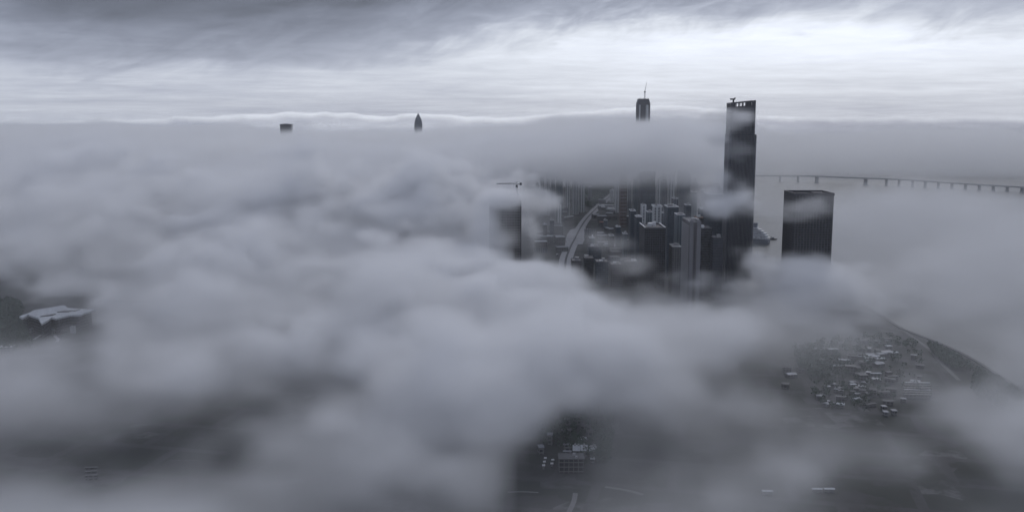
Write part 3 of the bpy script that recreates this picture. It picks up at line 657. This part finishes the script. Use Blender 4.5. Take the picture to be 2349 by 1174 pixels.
# ------------------------------------------------------------------ bridge
def bridge():
    deck = [(1600, 400), (1700, 402.5), (1760, 403.5), (1813, 404), (1855, 403.6), (1935, 407), (2031, 410.5), (2087, 413), (2170, 419), (2252, 424), (2349, 429.6), (2500, 440)]
    foot = lambda x: np.interp(x, [1600, 1813, 1874, 1986, 2094, 2200, 2349, 2500], [414, 417, 419.5, 424.5, 430, 434.5, 441, 449])
    P = []
    for x, y in deck:
        g = gp(x, foot(x), 0); d = dp(x, y, g.y); P.append(Vector((d.x, g.y, d.z)))
    r = thing('bridge', (P[6].x, P[6].y, 0), 'long low grey road bridge on piers crossing the bay', 'bridge'); o = r.location
    Q = []
    for i in range(len(P) - 1):
        for k in range(4): Q.append(P[i].lerp(P[i + 1], k / 4))
    Q.append(P[-1])
    def strip(mb, off, wd, z0, z1):
        i0 = len(mb.v)
        for i, p in enumerate(Q):
            t = (Q[min(i + 1, len(Q) - 1)] - Q[max(i - 1, 0)]); t.z = 0; t.normalize(); s = Vector((-t.y, t.x, 0))
            for q, z in ((off - wd, z0), (off + wd, z0), (off + wd, z1), (off - wd, z1)):
                v = p + s * q; mb.v.append((v.x - o.x, v.y - o.y, v.z + z))
            if i:
                a, b = i0 + 4 * (i - 1), i0 + 4 * i
                for k in range(4): mb.f.append((a + k, a + (k + 1) % 4, b + (k + 1) % 4, b + k))
    mb = MB(); strip(mb, 0, 13, -3.0, 0); mb.build('deck', M['bridge_concrete'], r)
    for s in (-12.5, 12.5):
        mb = MB(); strip(mb, s, .3, .004, 1.3); mb.build('railing', M['grey_steel'], r)
    xs = [(1831, 5), (1874, 11), (1986, 11), (2034, 5), (2063, 5), (2093.6, 5), (2123, 5), (2153, 5), (2184, 5), (2215, 5), (2247, 5), (2279, 5), (2311, 5), (2345, 5), (2380, 5), (1790, 5)]
    for x, wd in xs:
        g = gp(x, foot(x), 0); px = np.interp(x, [d[0] for d in deck], [d[1] for d in deck]); top = dp(x, float(px), g.y)
        q = MB()
        for s in (-1, 1):
            q.box(top.x - o.x - wd / 2, top.x - o.x + wd / 2, g.y - o.y + s * 5 - 3, g.y - o.y + s * 5 + 3, -2, top.z - 3.01)
        q.box(top.x - o.x - wd * .8, top.x - o.x + wd * .8, g.y - o.y - 11, g.y - o.y + 11, -1, 2.2)
        q.build('pier', M['bridge_concrete'], r)
bridge()

# ------------------------------------------------------------------ cruise ship and boats
def ship():
    p = gp(1703, 556, 0)
    r = thing('cruise_ship', p, 'white cruise ship with stacked decks moored behind the skyscraper', 'ship', None, math.radians(152))
    L, B = 150.0, 26.0                                   # +x is the bow
    sec = []
    for x, hb, fl in ((-L * .42, .86, .9), (-L * .40, .95, .96), (-L * .2, 1, 1), (L * .2, 1, 1), (L * .4, .72, .8), (L * .52, .30, .45), (L * .58, .03, .1)):
        sec.append([(x, -B / 2 * hb * .9, 0), (x + (3 if x > 0 else 0), -B / 2 * fl, 11), (x + (3 if x > 0 else 0), B / 2 * fl, 11), (x, B / 2 * hb * .9, 0)])
    q = MB()
    for s in sec: q.v += s
    for i in range(len(sec) - 1):
        for k in range(4): q.f.append((4 * i + k, 4 * i + (k + 1) % 4, 4 * i + 4 + (k + 1) % 4, 4 * i + 4 + k))
    q.f += [(3, 2, 1, 0), tuple(4 * (len(sec) - 1) + k for k in range(4))]
    q.build('hull', M['hull'], r)
    z = 11.004
    for k, (x0, x1, b, h) in enumerate(((-.41, .40, .97, 5), (-.39, .37, .95, 5), (-.365, .34, .92, 5), (-.33, .31, .88, 4.5), (-.285, .27, .80, 4), (-.24, .22, .6, 3.5))):
        q = MB(); q.prism(rounded(L * x0, L * x1, -B / 2 * b, B / 2 * b, 4, 3), z, z + h - .5); q.build('deck_house', M['ship_white'], r)
        q = MB(); q.prism(rounded(L * x0 - 1, L * x1 + 1, -B / 2 * b - .8, B / 2 * b + .8, 4, 3), z + h - .497, z + h); q.build('deck', M['white_trim'], r)
        z += h + .004
    q = MB(); q.prism(rounded(-34, -22, -5, 5, 3), z, z + 11, rounded(-35, -26, -4, 4, 2.5)); q.build('funnel', M['hull'], r)
    q = MB(); q.bar((-12, 0, z), (-13, 0, z + 9), .8, 6, .4); q.bar((-12.8, -4, z + 6), (-12.8, 4, z + 6), .4, 5); q.build('mast', M['grey_steel'], r)
    for k in range(9):
        for s in (-1, 1):
            x = -L * .30 + k * 11; b = MB(); b.prism(rounded(x, x + 8, s * B / 2 * .98 - 1.6 + s * 1.4, s * B / 2 * .98 + 1.6 + s * 1.4, 1.4), 14.5, 17.2); b.build('lifeboat', M['white_trim'], r)
    t = thing('tug_boat', gp(1773, 550, 0), 'small dark tug boat beside the cruise ship', 'boat', None, math.radians(-10))
    q = MB(); q.prism([(-8, -3), (4, -3), (9, 0), (4, 3), (-8, 3)], 0, 3.2, [(-8.4, -3.4), (4.4, -3.4), (10.4, 0), (4.4, 3.4), (-8.4, 3.4)]); q.build('hull', M['steel'], t)
    q = MB(); q.box(-3, 3, -2, 2, 3.204, 6.5); q.build('cabin', M['hull'], t)
    q = MB(); q.bar((-4.6, 0, 3.204), (-4.6, 0, 8), .8, 8); q.build('funnel', M['steel'], t)
ship()

# ------------------------------------------------------------------ woods (far canopy that reads as one mass)
def woods(name, polys, n, hmin, hmax, seed):
    rs = np.random.RandomState(seed); V = []; Fc = []
    for poly in polys:
        P = [gp(x, y, LAND_Z) for x, y in poly]
        for _ in range(n):
            i = rs.randint(1, len(P) - 1); a, b = rs.rand(2)
            if a + b > 1: a, b = 1 - a, 1 - b
            c = P[0] + (P[i] - P[0]) * a + (P[i + 1] - P[0]) * b
            h = rs.uniform(hmin, hmax); R = h * rs.uniform(.35, .5)
            i0 = len(V); V += [(c.x - .3, c.y, LAND_Z), (c.x + .3, c.y, LAND_Z), (c.x + .1, c.y, LAND_Z + h * .8), (c.x, c.y - .3, LAND_Z), (c.x, c.y + .3, LAND_Z), (c.x, c.y, LAND_Z + h * .8)]
            Fc += [(i0, i0 + 1, i0 + 2), (i0 + 3, i0 + 4, i0 + 5)]
            for _ in range(26):
                d = rs.normal(size=3); d /= np.linalg.norm(d); rr = R * rs.uniform(.55, 1)
                q = np.array([c.x, c.y, LAND_Z + h * .62]) + d * np.array([rr, rr, rr * .75])
                u = rs.normal(size=3); u /= np.linalg.norm(u); w = np.cross(u, rs.normal(size=3)); w /= np.linalg.norm(w); s = R * rs.uniform(.18, .34)
                i0 = len(V); V += [tuple(q + u * s), tuple(q + w * s), tuple(q - u * s), tuple(q - w * s * .7)]; Fc.append((i0, i0 + 1, i0 + 2, i0 + 3))
    m, t, o = new_mat('foliage'); g = t.n('ShaderNodeNewGeometry')
    k = t.noise(g.outputs['Position'], .12, 4, .7)
    surf(t, o, t.mix(k, (0.025, 0.05, 0.04), (0.075, 0.10, 0.07)), .7)
    me = bpy.data.meshes.new(name); me.from_pydata(V, [], Fc); me.materials.append(m)
    ob = bpy.data.objects.new(name, me); COL.objects.link(ob); tag(ob, kind='stuff')
woods('woods', [[(-60, 700), (44, 700), (48, 760), (70, 800), (-60, 840)]], 700, 9, 17, 1)
woods('woods', [[(1345, 428), (1412, 424), (1398, 446), (1362, 478), (1345, 474)]], 900, 10, 20, 2)
woods('woods', [[(1840, 800), (2020, 765), (2120, 800), (2110, 900), (1990, 950), (1860, 930)], [(1236, 950), (1390, 950), (1402, 1060), (1376, 1065), (1240, 1020)], [(1376, 940), (1400, 935), (1402, 1010), (1392, 1060), (1378, 1060)], [(2130, 792), (2180, 818), (2236, 853), (2190, 850), (2140, 815)], [(1820, 800), (1890, 790), (1960, 850), (1900, 878), (1830, 850)], [(2236, 853), (2290, 880), (2345, 915), (2320, 960), (2230, 900)]], 220, 6, 11, 3)
# ------------------------------------------------------------------ low cloud: real volumes of drifting cloud, denser and thinner puffs at their own distances and heights
def cloud_material(col, g):
    m, t, o = new_mat('cloud_vapour')
    v = t.n('ShaderNodeVolumePrincipled')
    v.inputs['Color'].default_value = col + (1,); v.inputs['Density'].default_value = 1.0; v.inputs['Anisotropy'].default_value = g
    t.L.new(v.outputs[0], o.inputs['Volume'])
    return m
NEAR_CLOUD = cloud_material((0.968, 0.972, 0.98), .25); FAR_CLOUD = cloud_material((0.985, 0.988, 0.992), .4)
LAT = [np.random.RandomState(100 + k).rand(64, 64, 64).astype(np.float32) for k in range(4)]
def fbm(ax, wl, octs, gain=0.52, seed=0, zs=0.62):
    """value noise on the lattice of axes ax; zero mean, about +-1"""
    out = np.zeros([len(a) for a in ax], np.float32); amp, tot = 1.0, 0.0
    for o in range(octs):
        L = LAT[(seed + o) % 4]; A = L
        for d in range(3):
            c = ax[d] / (wl * (zs if d == 2 else 1) / 2 ** o) + 17.3 * o + 5.1 * seed
            i = np.floor(c).astype(int); f = (c - i).astype(np.float32); f = f * f * (3 - 2 * f)
            f = f.reshape([-1 if k == d else 1 for k in range(3)])
            A = np.take(A, i % 64, axis=d) * (1 - f) + np.take(A, (i + 1) % 64, axis=d) * f
        out += (A * 2 - 1) * amp; tot += amp * amp; amp *= gain
    return out / (0.62 * math.sqrt(tot))
def sst(x, a, b):
    x = np.clip((x - a) / (b - a), 0, 1); return x * x * (3 - 2 * x)
# px, py, distance, half width px, half height px, half depth m, extinction 1/m, softness, noise
PUFFS = [
 # mid distance billows
 (690, 478, 2150, 270, 112, 330, .016, .40, .30), (470, 492, 2050, 220, 92, 300, .013, .7, .30), (170, 480, 2000, 300, 95, 330, .012, .7, .30),
 (960, 490, 1850, 220, 95, 260, .020, .40, .28), (1085, 472, 1800, 105, 55, 130, .018, .6, .30), (300, 590, 1800, 340, 100, 260, .016, .7, .30),
 (760, 590, 1650, 340, 120, 260, .016, .6, .30), (60, 590, 1500, 160, 60, 150, .007, .9, .3), (250, 575, 1520, 260, 75, 200, .011, .9, .2), (500, 570, 1540, 200, 75, 180, .011, .9, .2), (120, 500, 1700, 240, 60, 200, .006, .9, .25), (560, 650, 1500, 230, 90, 200, .013, .6, .30),
 (1125, 595, 1400, 80, 44, 90, .022, .40, .32), (1010, 640, 1330, 210, 85, 180, .02, .40, .30), (170, 650, 1640, 240, 44, 120, .006, .9, .4),
 (1160, 456, 1400, 70, 27, 44, .09, .8, .10), (1118, 530, 1390, 62, 90, 60, .045, .9, .10), (1168, 510, 1390, 44, 80, 40, .034, .95, .10),
 # near billows
 (1195, 698, 1150, 190, 78, 170, 0.02, 0.4, 0.28), (880, 730, 1080, 270, 100, 190, 0.014, 0.6, 0.32), (1080, 780, 980, 260, 100, 180, 0.01008, 0.6, 0.32), (1310, 805, 980, 190, 72, 150, 0.00648, 0.65, 0.32),
 (480, 780, 1020, 270, 85, 170, 0.00792, 0.7, 0.34), (250, 860, 880, 260, 70, 150, 0.0048, 0.8, 0.34), (40, 890, 860, 160, 70, 130, 0.0036, 0.8, 0.36), (650, 870, 850, 220, 75, 130, 0.0027, 0.8, 0.42), (1010, 890, 800, 230, 80, 140, 0.0048, 0.7, 0.36),
 (480, 990, 720, 280, 100, 120, 0.002108, 0.8, 0.42), (800, 1010, 700, 300, 100, 120, 0.002232, 0.8, 0.42), (1100, 1050, 690, 110, 90, 100, 0.00248, 0.8, 0.4), (640, 1130, 600, 400, 70, 100, 0.00186, 0.8, 0.38),
 (300, 940, 800, 270, 60, 120, 0.0024, 0.9, 0.22), (100, 1040, 720, 200, 70, 100, 0.00124, 0.9, 0.4),
 # right
 (1590, 830, 960, 190, 90, 130, 0.00432, 0.75, 0.36), (1530, 750, 1100, 190, 55, 120, 0.009, 0.7, 0.32), (1700, 890, 860, 170, 90, 120, 0.0027, 0.75, 0.38), (1850, 710, 1350, 190, 55, 130, 0.009, 0.75, 0.38),
 (1890, 640, 1450, 130, 66, 70, 0.018, 0.65, 0.32), (1990, 660, 1480, 120, 80, 130, 0.006, 0.9, 0.24), (2130, 680, 1450, 280, 110, 220, 0.0022, 0.95, 0.14), (2330, 720, 1300, 260, 130, 220, 0.0014, 0.95, 0.12),
 (2230, 1000, 740, 230, 95, 120, 0.011, 0.65, 0.32), (2010, 1060, 680, 230, 95, 100, 0.008, 0.8, 0.22), (1740, 1090, 670, 220, 90, 100, 0.006, 0.7, 0.38), (1540, 1080, 700, 120, 90, 90, 0.0031, 0.8, 0.4),
 (2060, 900, 930, 60, 46, 60, 0.00288, 0.8, 0.4), (1800, 960, 800, 160, 40, 90, 0.0024, 0.8, 0.4), (2180, 1120, 640, 280, 70, 100, 0.012, 0.85, 0.2),
 # wisps in the city gap and on the towers
 (1698, 418, 1580, 88, 60, 60, .045, .95, .26), (1650, 455, 1600, 90, 30, 60, .010, .95, .3), (1745, 462, 1560, 130, 44, 60, .005, .95, .2), (1640, 420, 1640, 60, 40, 50, .016, .8, .4), (1684, 286, 1640, 66, 60, 34, .022, .95, .28), (1712, 268, 1640, 22, 12, 20, .02, .9, .4), (1700, 345, 1640, 40, 26, 25, .012, .9, .5), (1690, 318, 1630, 40, 10, 20, .01, .9, .5),
 (1840, 478, 1490, 110, 46, 40, .030, .95, .17), (1900, 455, 1500, 50, 22, 30, .015, .9, .4), (1228, 520, 1400, 30, 80, 60, .020, .75, .36), (1215, 455, 1450, 60, 36, 60, .014, .8, .4),
 (1412, 560, 1480, 70, 28, 60, .010, .9, .32), (1440, 604, 1400, 76, 26, 60, .0045, .95, .3), (1350, 645, 1300, 70, 24, 60, .007, .85, .35), (1480, 660, 1280, 100, 24, 70, .004, .8, .35), (1710, 640, 1380, 80, 34, 60, .012, .8, .4),
 (1650, 728, 1250, 110, 36, 80, .006, .8, .35), (1545, 716, 1300, 90, 26, 80, .004, .8, .35),
]
# places where the ground mist is torn open: azimuth, reach in azimuth, near and far end in metres, how open
GAPS = [(.275, .05, 1450, 3000, .9), (.060, .055, 520, 980, .85), (-.50, .085, 960, 1580, .9), (.36, .09, 780, 1500, .05), (.47, .07, 700, 1150, .7), (.17, .15, 1330, 3600, .90), (.09, .11, 1480, 3600, .8)]
def density(ax, part):
    X, Y, Z = ax
    dn = np.zeros([len(a) for a in ax], np.float32)
    far = len(Y) and Y[0] > 2000
    n1 = fbm(ax, 300.0 if not far else 620.0, 5, .58, 0); n2 = fbm(ax, 120.0 if not far else 260.0, 4 if not far else 3, .6, 2)
    n3 = fbm(ax, 48.0, 2, .6, 1) if not far else n2
    for (px, py, d, rx, ry, rd, ext, soft, amp) in PUFFS:
        c = dp(px, py, d); s = math.hypot(c.x, d) / F
        ra, rb, rc = rx * s, rd, ry * s; az = math.atan2(c.x, d)
        m = (1 + 2.6 * amp) * math.hypot(ra, rb); mz = (1 + 2.6 * amp) * rc
        ix = slice(*np.searchsorted(X, (c.x - m, c.x + m))); iy = slice(*np.searchsorted(Y, (d - m, d + m))); iz = slice(*np.searchsorted(Z, (c.z - mz, c.z + mz)))
        x, y, z = X[ix, None, None] - c.x, Y[None, iy, None] - d, Z[None, None, iz] - c.z
        if 0 in (x.size, y.size, z.size): continue
        u = (x * math.cos(az) - y * math.sin(az)) / ra; w = (x * math.sin(az) + y * math.cos(az)) / rb; q = z / rc
        r = np.sqrt(u * u + w * w + q * q)
        nn = n1[ix, iy, iz] * .55 + n2[ix, iy, iz] * .6 + n3[ix, iy, iz] * (.42 if d > 1100 else .32) if rc > 22 else n2[ix, iy, iz] * .8 + n3[ix, iy, iz] * .4
        dn[ix, iy, iz] += (ext * sst(1 - r + 2.0 * amp * nn, 0, soft * .72) * np.clip(1 + .6 * n2[ix, iy, iz] + .35 * n1[ix, iy, iz] + .36 * n3[ix, iy, iz], .15, 2.3)).astype(np.float32)
    # the far bank: a deck of cloud with a flat base over the city and a lower, later edge over the bay
    x, y, z = X[:, None, None], Y[None, :, None], Z[None, None, :]
    h1 = fbm((X, Y, np.array([40.0])), 900.0, 4, .5, 1); h2 = fbm((X, Y, np.array([400.0])), 1500.0, 4, .5, 3)
    az = x / y
    over_bay = sst(az, .215, .26)
    front = 2080 + 40 * h1 + 2580 * over_bay + 450 * sst(-az, 0.02, .12)
    mid = 248 - 12 * sst(y, 3000, 5200) + 27 * sst(az, -.02, .1) * (1 - over_bay) - 24 * np.exp(-((az + .15) / .14) ** 2)
    top = mid + 12 * h2 + 26 * n1 + 16 * n2
    base = (np.maximum(72, 284 - .0682 * y) + 9 * h1 + 12 * n1) * (1 - over_bay) * (1 - sst(-az, .0, .12)) - 40 * over_bay - 40 * sst(-az, .0, .12) + 7 * n1
    bank = sst(y, front - 60, front + 90) * sst(top - z, 0, 64) * sst(z - base, 0, 40)
    dn += (bank * np.clip(.012 + .004 * n2 + .004 * n1, .003, .025) * (1 - .82 * over_bay)).astype(np.float32)
    if part == 'far':
        dn += (.0009 * over_bay * sst(130 - z + 20 * n1, 0, 120)).astype(np.float32)
    else:
        # deck on the left, and thin mist near the ground, torn by the noise
        start = 1230 + 420 * sst(-az, .27, .38)
        deck = sst(y, start, start + 350) * sst(-az, .01, .10) * sst(182 + 40 * n1 + 25 * n2 - z, 0, 70)
        dn += (.0065 * deck * np.clip(1 + .5 * n1, .2, 2)).astype(np.float32)
        shore = np.interp(Y, [1050, 1430, 1930, 2300], [.534, .386, .285, .25])[None, :, None]
        dn += (.0011 * sst(az - shore, .0, .06) * sst(110 - z + 14 * n1, 0, 100) * sst(y, 1000, 1200)).astype(np.float32)
        hole = np.ones_like(az)
        for a0, ra, y0, y1, k in GAPS:
            hole = hole * (1 - k * (1 - sst(np.abs(az - a0 + .02 * h1), .55 * ra, 1.25 * ra)) * sst(y, y0 - 80, y0 + 80) * (1 - sst(y, y1 - 120, y1 + 200)))
        mist = sst(95 - z + 45 * n1 + 20 * n2, 0, 90) * np.clip(1 + .55 * n1 + .45 * n2, .25, 2.5)
        dn += (.0006 * sst(y, 1500, 1900) * sst(150 - z, 0, 60) * (1 - sst(az, .21, .25))).astype(np.float32)
        dn += (0.0033 * (1 + .9 * sst(-az, .0, .2) + 1.2 * sst(-az, .2, .4) * (1 - sst(y, 900, 1100))) * (1 + .4 * (1 - sst(y, 600, 850))) * mist * hole).astype(np.float32)
    dn[dn < 6e-5] = 0
    return dn
def cloud_volume(name, x0, x1, y0, y1, z0, z1, sx, sz, CLOUD, part):
    ax = [np.arange(x0, x1 + .1, sx), np.arange(y0, y1 + .1, sx), np.arange(z0, z1 + .1, sz)]
    n = [len(a) for a in ax]; mn = (x0, y0, z0); sp = (sx, sx, sz)
    dn = density(ax, part)
    me = bpy.data.meshes.new(name); me.vertices.add(n[0] * n[1] * n[2])
    me.attributes.new('dens', 'FLOAT', 'POINT').data.foreach_set('value', dn.ravel())
    me.materials.append(CLOUD)
    ob = bpy.data.objects.new(name, me); COL.objects.link(ob); tag(ob, kind='stuff')
    g = bpy.data.node_groups.new(name, 'GeometryNodeTree')
    for io in ('INPUT', 'OUTPUT'): g.interface.new_socket('Geometry', in_out=io, socket_type='NodeSocketGeometry')
    t = NT(g); gi, go = t.n('NodeGroupInput'), t.n('NodeGroupOutput')
    vc = t.n('GeometryNodeVolumeCube')
    vc.inputs['Min'].default_value = mn; vc.inputs['Max'].default_value = [mn[i] + sp[i] * (n[i] - 1) for i in range(3)]
    for i, k in enumerate('XYZ'): vc.inputs['Resolution ' + k].default_value = n[i]
    pos = t.n('GeometryNodeInputPosition')
    ijk = t.vm('FLOOR', t.vm('ADD', t.vm('DIVIDE', t.vm('SUBTRACT', pos.outputs[0], mn), sp), (.5, .5, .5)))
    si = t.n('GeometryNodeSampleIndex', data_type='FLOAT', domain='POINT', clamp=True)
    na = t.n('GeometryNodeInputNamedAttribute', data_type='FLOAT'); na.inputs['Name'].default_value = 'dens'
    t.L.new(gi.outputs[0], si.inputs['Geometry']); t.L.new(na.outputs['Attribute'], si.inputs['Value'])
    t.L.new(t.vm('DOT_PRODUCT', ijk, (n[1] * n[2], n[2], 1)), si.inputs['Index'])
    t.L.new(si.outputs[0], vc.inputs['Density'])
    sm = t.n('GeometryNodeSetMaterial'); sm.inputs['Material'].default_value = CLOUD
    t.L.new(vc.outputs[0], sm.inputs['Geometry']); t.L.new(sm.outputs[0], go.inputs[0])
    md = ob.modifiers.new('volume', 'NODES'); md.node_group = g
    return ob
cloud_volume('low_clouds', -1620, 1720, 380, 2900, 0, 340, 9.5, 7.0, NEAR_CLOUD, 'near')
cloud_volume('far_clouds', -4200, 4200, 2911, 6511, 0, 360, 36.0, 10.0, FAR_CLOUD, 'far')
def haze():
    m, t, o = new_mat('haze_air'); v = t.n('ShaderNodeVolumePrincipled')
    v.inputs['Color'].default_value = (0.93, 0.95, 0.98, 1); v.inputs['Density'].default_value = HAZE; v.inputs['Anisotropy'].default_value = 0.3
    t.L.new(v.outputs[0], o.inputs['Volume'])
    mb = MB(); mb.box(-9100, 9100, -1000, 14600, -2.2, 480)
    tag(mb.build('haze', m), kind='stuff')
HAZE = 3e-5
haze()

# ------------------------------------------------------------------ sky and light
SUN_EL, SUN_AZ = math.radians(36), math.radians(20)
def sky():
    w = bpy.data.worlds.new('World'); scene.world = w; w.use_nodes = True
    w.node_tree.nodes.clear(); t = NT(w.node_tree); o = t.n('ShaderNodeOutputWorld'); bg = t.n('ShaderNodeBackground')
    t.L.new(bg.outputs[0], o.inputs['Surface'])
    ns = t.n('ShaderNodeTexSky', sky_type='NISHITA', sun_disc=False); ns.sun_elevation = SUN_EL; ns.sun_rotation = SUN_AZ; ns.altitude = 300
    tc = t.n('ShaderNodeTexCoord'); D = t.vm('NORMALIZE', tc.outputs['Generated']); d = t.sep(D)
    az = t.m('ARCTAN2', d[0], d[1]); hyp = t.m('SQRT', t.m('ADD', t.m('MULTIPLY', d[0], d[0]), t.m('MULTIPLY', d[1], d[1])))
    e = t.m('ARCTAN2', d[2], hyp)
    inv = t.m('DIVIDE', 1.0, t.m('ADD', t.m('MAXIMUM', d[2], 0.0), 0.05))
    dome = t.xyz(t.m('MULTIPLY', d[0], inv), t.m('MULTIPLY', d[1], inv), 0.0)          # the cloud deck seen in perspective
    nA = t.noise(dome, .42, 6, .58, dist=.4); nB = t.noise(dome, 1.7, 6, .6, dist=.3)
    ca, sa = math.cos(.52), math.sin(.52)
    nL = t.noise(t.xyz(t.m('MULTIPLY', az, 5), t.m('MULTIPLY', e, 24), 5.0), 1.0, 4, .5, dist=.6)    # broad dark and light masses
    e2 = t.m('MULTIPLY', e, 1.6)
    al = t.m('ADD', t.m('MULTIPLY', az, ca), t.m('MULTIPLY', e2, sa)); ac = t.m('SUBTRACT', t.m('MULTIPLY', e2, ca), t.m('MULTIPLY', az, sa))
    nC = t.noise(t.xyz(t.m('MULTIPLY', al, 13), t.m('MULTIPLY', ac, 27), 3.0), 1.0, 5, .6, dist=.5)   # torn slanting fringes
    nH = t.noise(t.xyz(t.m('MULTIPLY', az, 4.5), t.m('MULTIPLY', e, 95), 9.0), 1.0, 5, .6)            # level streaks low down
    rp = t.n('ShaderNodeValToRGB'); t.L.new(t.m('DIVIDE', t.m('ADD', az, .6), 1.2), rp.inputs[0]); rp.color_ramp.interpolation = 'B_SPLINE'
    def setramp(r, pts):
        el = r.color_ramp.elements
        while len(el) > 1: el.remove(el[-1])
        for i, (p, v) in enumerate(pts):
            q = el[0] if i == 0 else el.new(p)
            q.position = p; q.color = (v, v, v, 1)
    px2 = lambda px: (math.atan((px - PX) / F) + .6) / 1.2
    # height (in units of .2 rad) of the lower edge of the dark cloud across the picture
    setramp(rp, [(0, .13), (px2(0), .13), (px2(350), .12), (px2(650), .14), (px2(850), .20), (px2(1000), .30), (px2(1200), .38), (px2(1500), .42), (px2(1850), .43), (px2(2150), .37), (px2(2349), .36), (1, .36)])
    edge = t.m('MULTIPLY', t.sep(rp.outputs[0])[0], .2)
    wob = t.m('ADD', t.m('ADD', t.m('MULTIPLY', t.m('SUBTRACT', nC, .5), .055), t.m('MULTIPLY', t.m('SUBTRACT', nL, .5), .05)), t.m('MULTIPLY', t.m('SUBTRACT', nA, .5), .05))
    hgt = t.m('ADD', t.m('SUBTRACT', e, edge), wob)
    dark = t.step(hgt, -.012, .03)
    # luminance of the lit lower band
    glow = t.m('EXPONENT', t.m('MULTIPLY', -1.0, t.m('ADD', t.m('POWER', t.m('DIVIDE', t.m('SUBTRACT', az, .30), .42), 2.0), t.m('POWER', t.m('DIVIDE', t.m('SUBTRACT', e, .075), .035), 2.0))))
    lit = t.m('ADD', t.m('ADD', t.m('ADD', .71, t.m('MULTIPLY', t.m('SUBTRACT', nB, .5), .30)), t.m('MULTIPLY', glow, .27)), t.m('MULTIPLY', t.m('SUBTRACT', nH, .5), t.step(e, .06, .015, .04, .62)))
    lit = t.m('ADD', lit, t.step(az, -.15, .15, -.06, .04))
    # the last ragged cloud tops, far beyond the bay, white along their upper edge
    rr = t.n('ShaderNodeValToRGB'); t.L.new(t.m('DIVIDE', t.m('ADD', az, .6), 1.2), rr.inputs[0])
    setramp(rr, [(px2(x), .5 + (265 - y) / 60) for x, y in ((0, 283), (180, 276), (300, 274), (560, 263), (650, 259), (800, 258), (880, 268), (955, 259), (1050, 266), (1160, 270), (1250, 262), (1350, 256), (1420, 248), (1470, 246), (1540, 241), (1600, 247), (1660, 252), (1740, 265), (1900, 268), (2130, 268), (2349, 267))])
    nr = t.noise(t.xyz(t.m('MULTIPLY', az, 38), 2.0, 0.0), 1.0, 5, .6); nk = t.noise(t.xyz(t.m('MULTIPLY', az, 30), t.m('MULTIPLY', e, 160), 4.0), 1.0, 4, .6)
    hr = t.m('ADD', t.m('MULTIPLY', t.m('SUBTRACT', t.sep(rr.outputs[0])[0], .5), 60 / F), t.m('MULTIPLY', t.m('SUBTRACT', nr, .5), .009))
    dep = t.m('SUBTRACT', hr, e)
    rim = t.m('ADD', t.step(dep, .0002, .0075, .97, .60), t.m('MULTIPLY', t.m('SUBTRACT', nk, .5), .45))
    rim = t.m('SUBTRACT', rim, t.m('MULTIPLY', .16, t.step(t.m('ABSOLUTE', t.m('ADD', az, .02)), .22, .34)))
    lit = t.mix(t.step(dep, -.0006, .0009), lit, rim)
    lit = t.sep(lit)[0]
    low = t.m('ADD', t.step(hgt, .0, .08, .46, .19), t.m('MULTIPLY', t.m('SUBTRACT', nB, .5), .08))
    low = t.m('ADD', low, t.m('MULTIPLY', t.step(t.m('ADD', az, t.m('MULTIPLY', nA, .2)), -.30, -.44), .16))
    low = t.m('ADD', low, t.m('MULTIPLY', t.step(az, .22, .4), .10)); low = t.m('ADD', low, t.m('MULTIPLY', t.m('SUBTRACT', nL, .5), .34))
    over = t.step(e, .14, .6, 0.0, 1.0)
    lum = t.m('ADD', t.m('MULTIPLY', lit, t.m('SUBTRACT', 1.0, dark)), t.m('MULTIPLY', low, dark))
    lum = t.m('ADD', t.m('MULTIPLY', lum, t.m('SUBTRACT', 1.0, over)), t.m('MULTIPLY', over, t.m('ADD', OVERHEAD, t.m('MULTIPLY', t.m('SUBTRACT', nA, .5), .2))))
    lum = t.m('MAXIMUM', lum, .05)
    tint = t.mix(t.step(lum, .15, .85), (.875, .962, 1.255), (.925, .98, 1.095))
    cl = t.vm('SCALE', tint); t.put(cl.node.inputs['Scale'], t.m('MULTIPLY', lum, 1 / .1))
    mixed = t.mix(.96, ns.outputs[0], cl)
    t.L.new(mixed, bg.inputs['Color']); bg.inputs['Strength'].default_value = .1
OVERHEAD = .46
sky()
ld = bpy.data.lights.new('sun', 'SUN'); ld.energy = 0.55; ld.angle = math.radians(14); ld.color = (1, .96, .91)
lo = bpy.data.objects.new('sun', ld); COL.objects.link(lo); lo.rotation_euler = (math.pi / 2 - SUN_EL, 0, math.pi - SUN_AZ)
lo.location = (0, 0, 900)
sd = Vector((math.sin(SUN_AZ) * math.cos(SUN_EL), math.cos(SUN_AZ) * math.cos(SUN_EL), math.sin(SUN_EL)))
lo.rotation_euler = sd.to_track_quat('Z', 'Y').to_euler()
vs = scene.view_settings; vs.view_transform = 'Standard'; vs.look = 'None'; vs.exposure = 0.0; vs.gamma = 1.0; vs.use_curve_mapping = False
cy = scene.cycles
cy.use_denoising = True; cy.use_adaptive_sampling = True; cy.adaptive_threshold = 0.03
cy.max_bounces = 10; cy.diffuse_bounces = 2; cy.glossy_bounces = 2; cy.transmission_bounces = 2; cy.volume_bounces = 8
cy.volume_step_rate = 1.7; cy.volume_max_steps = 512
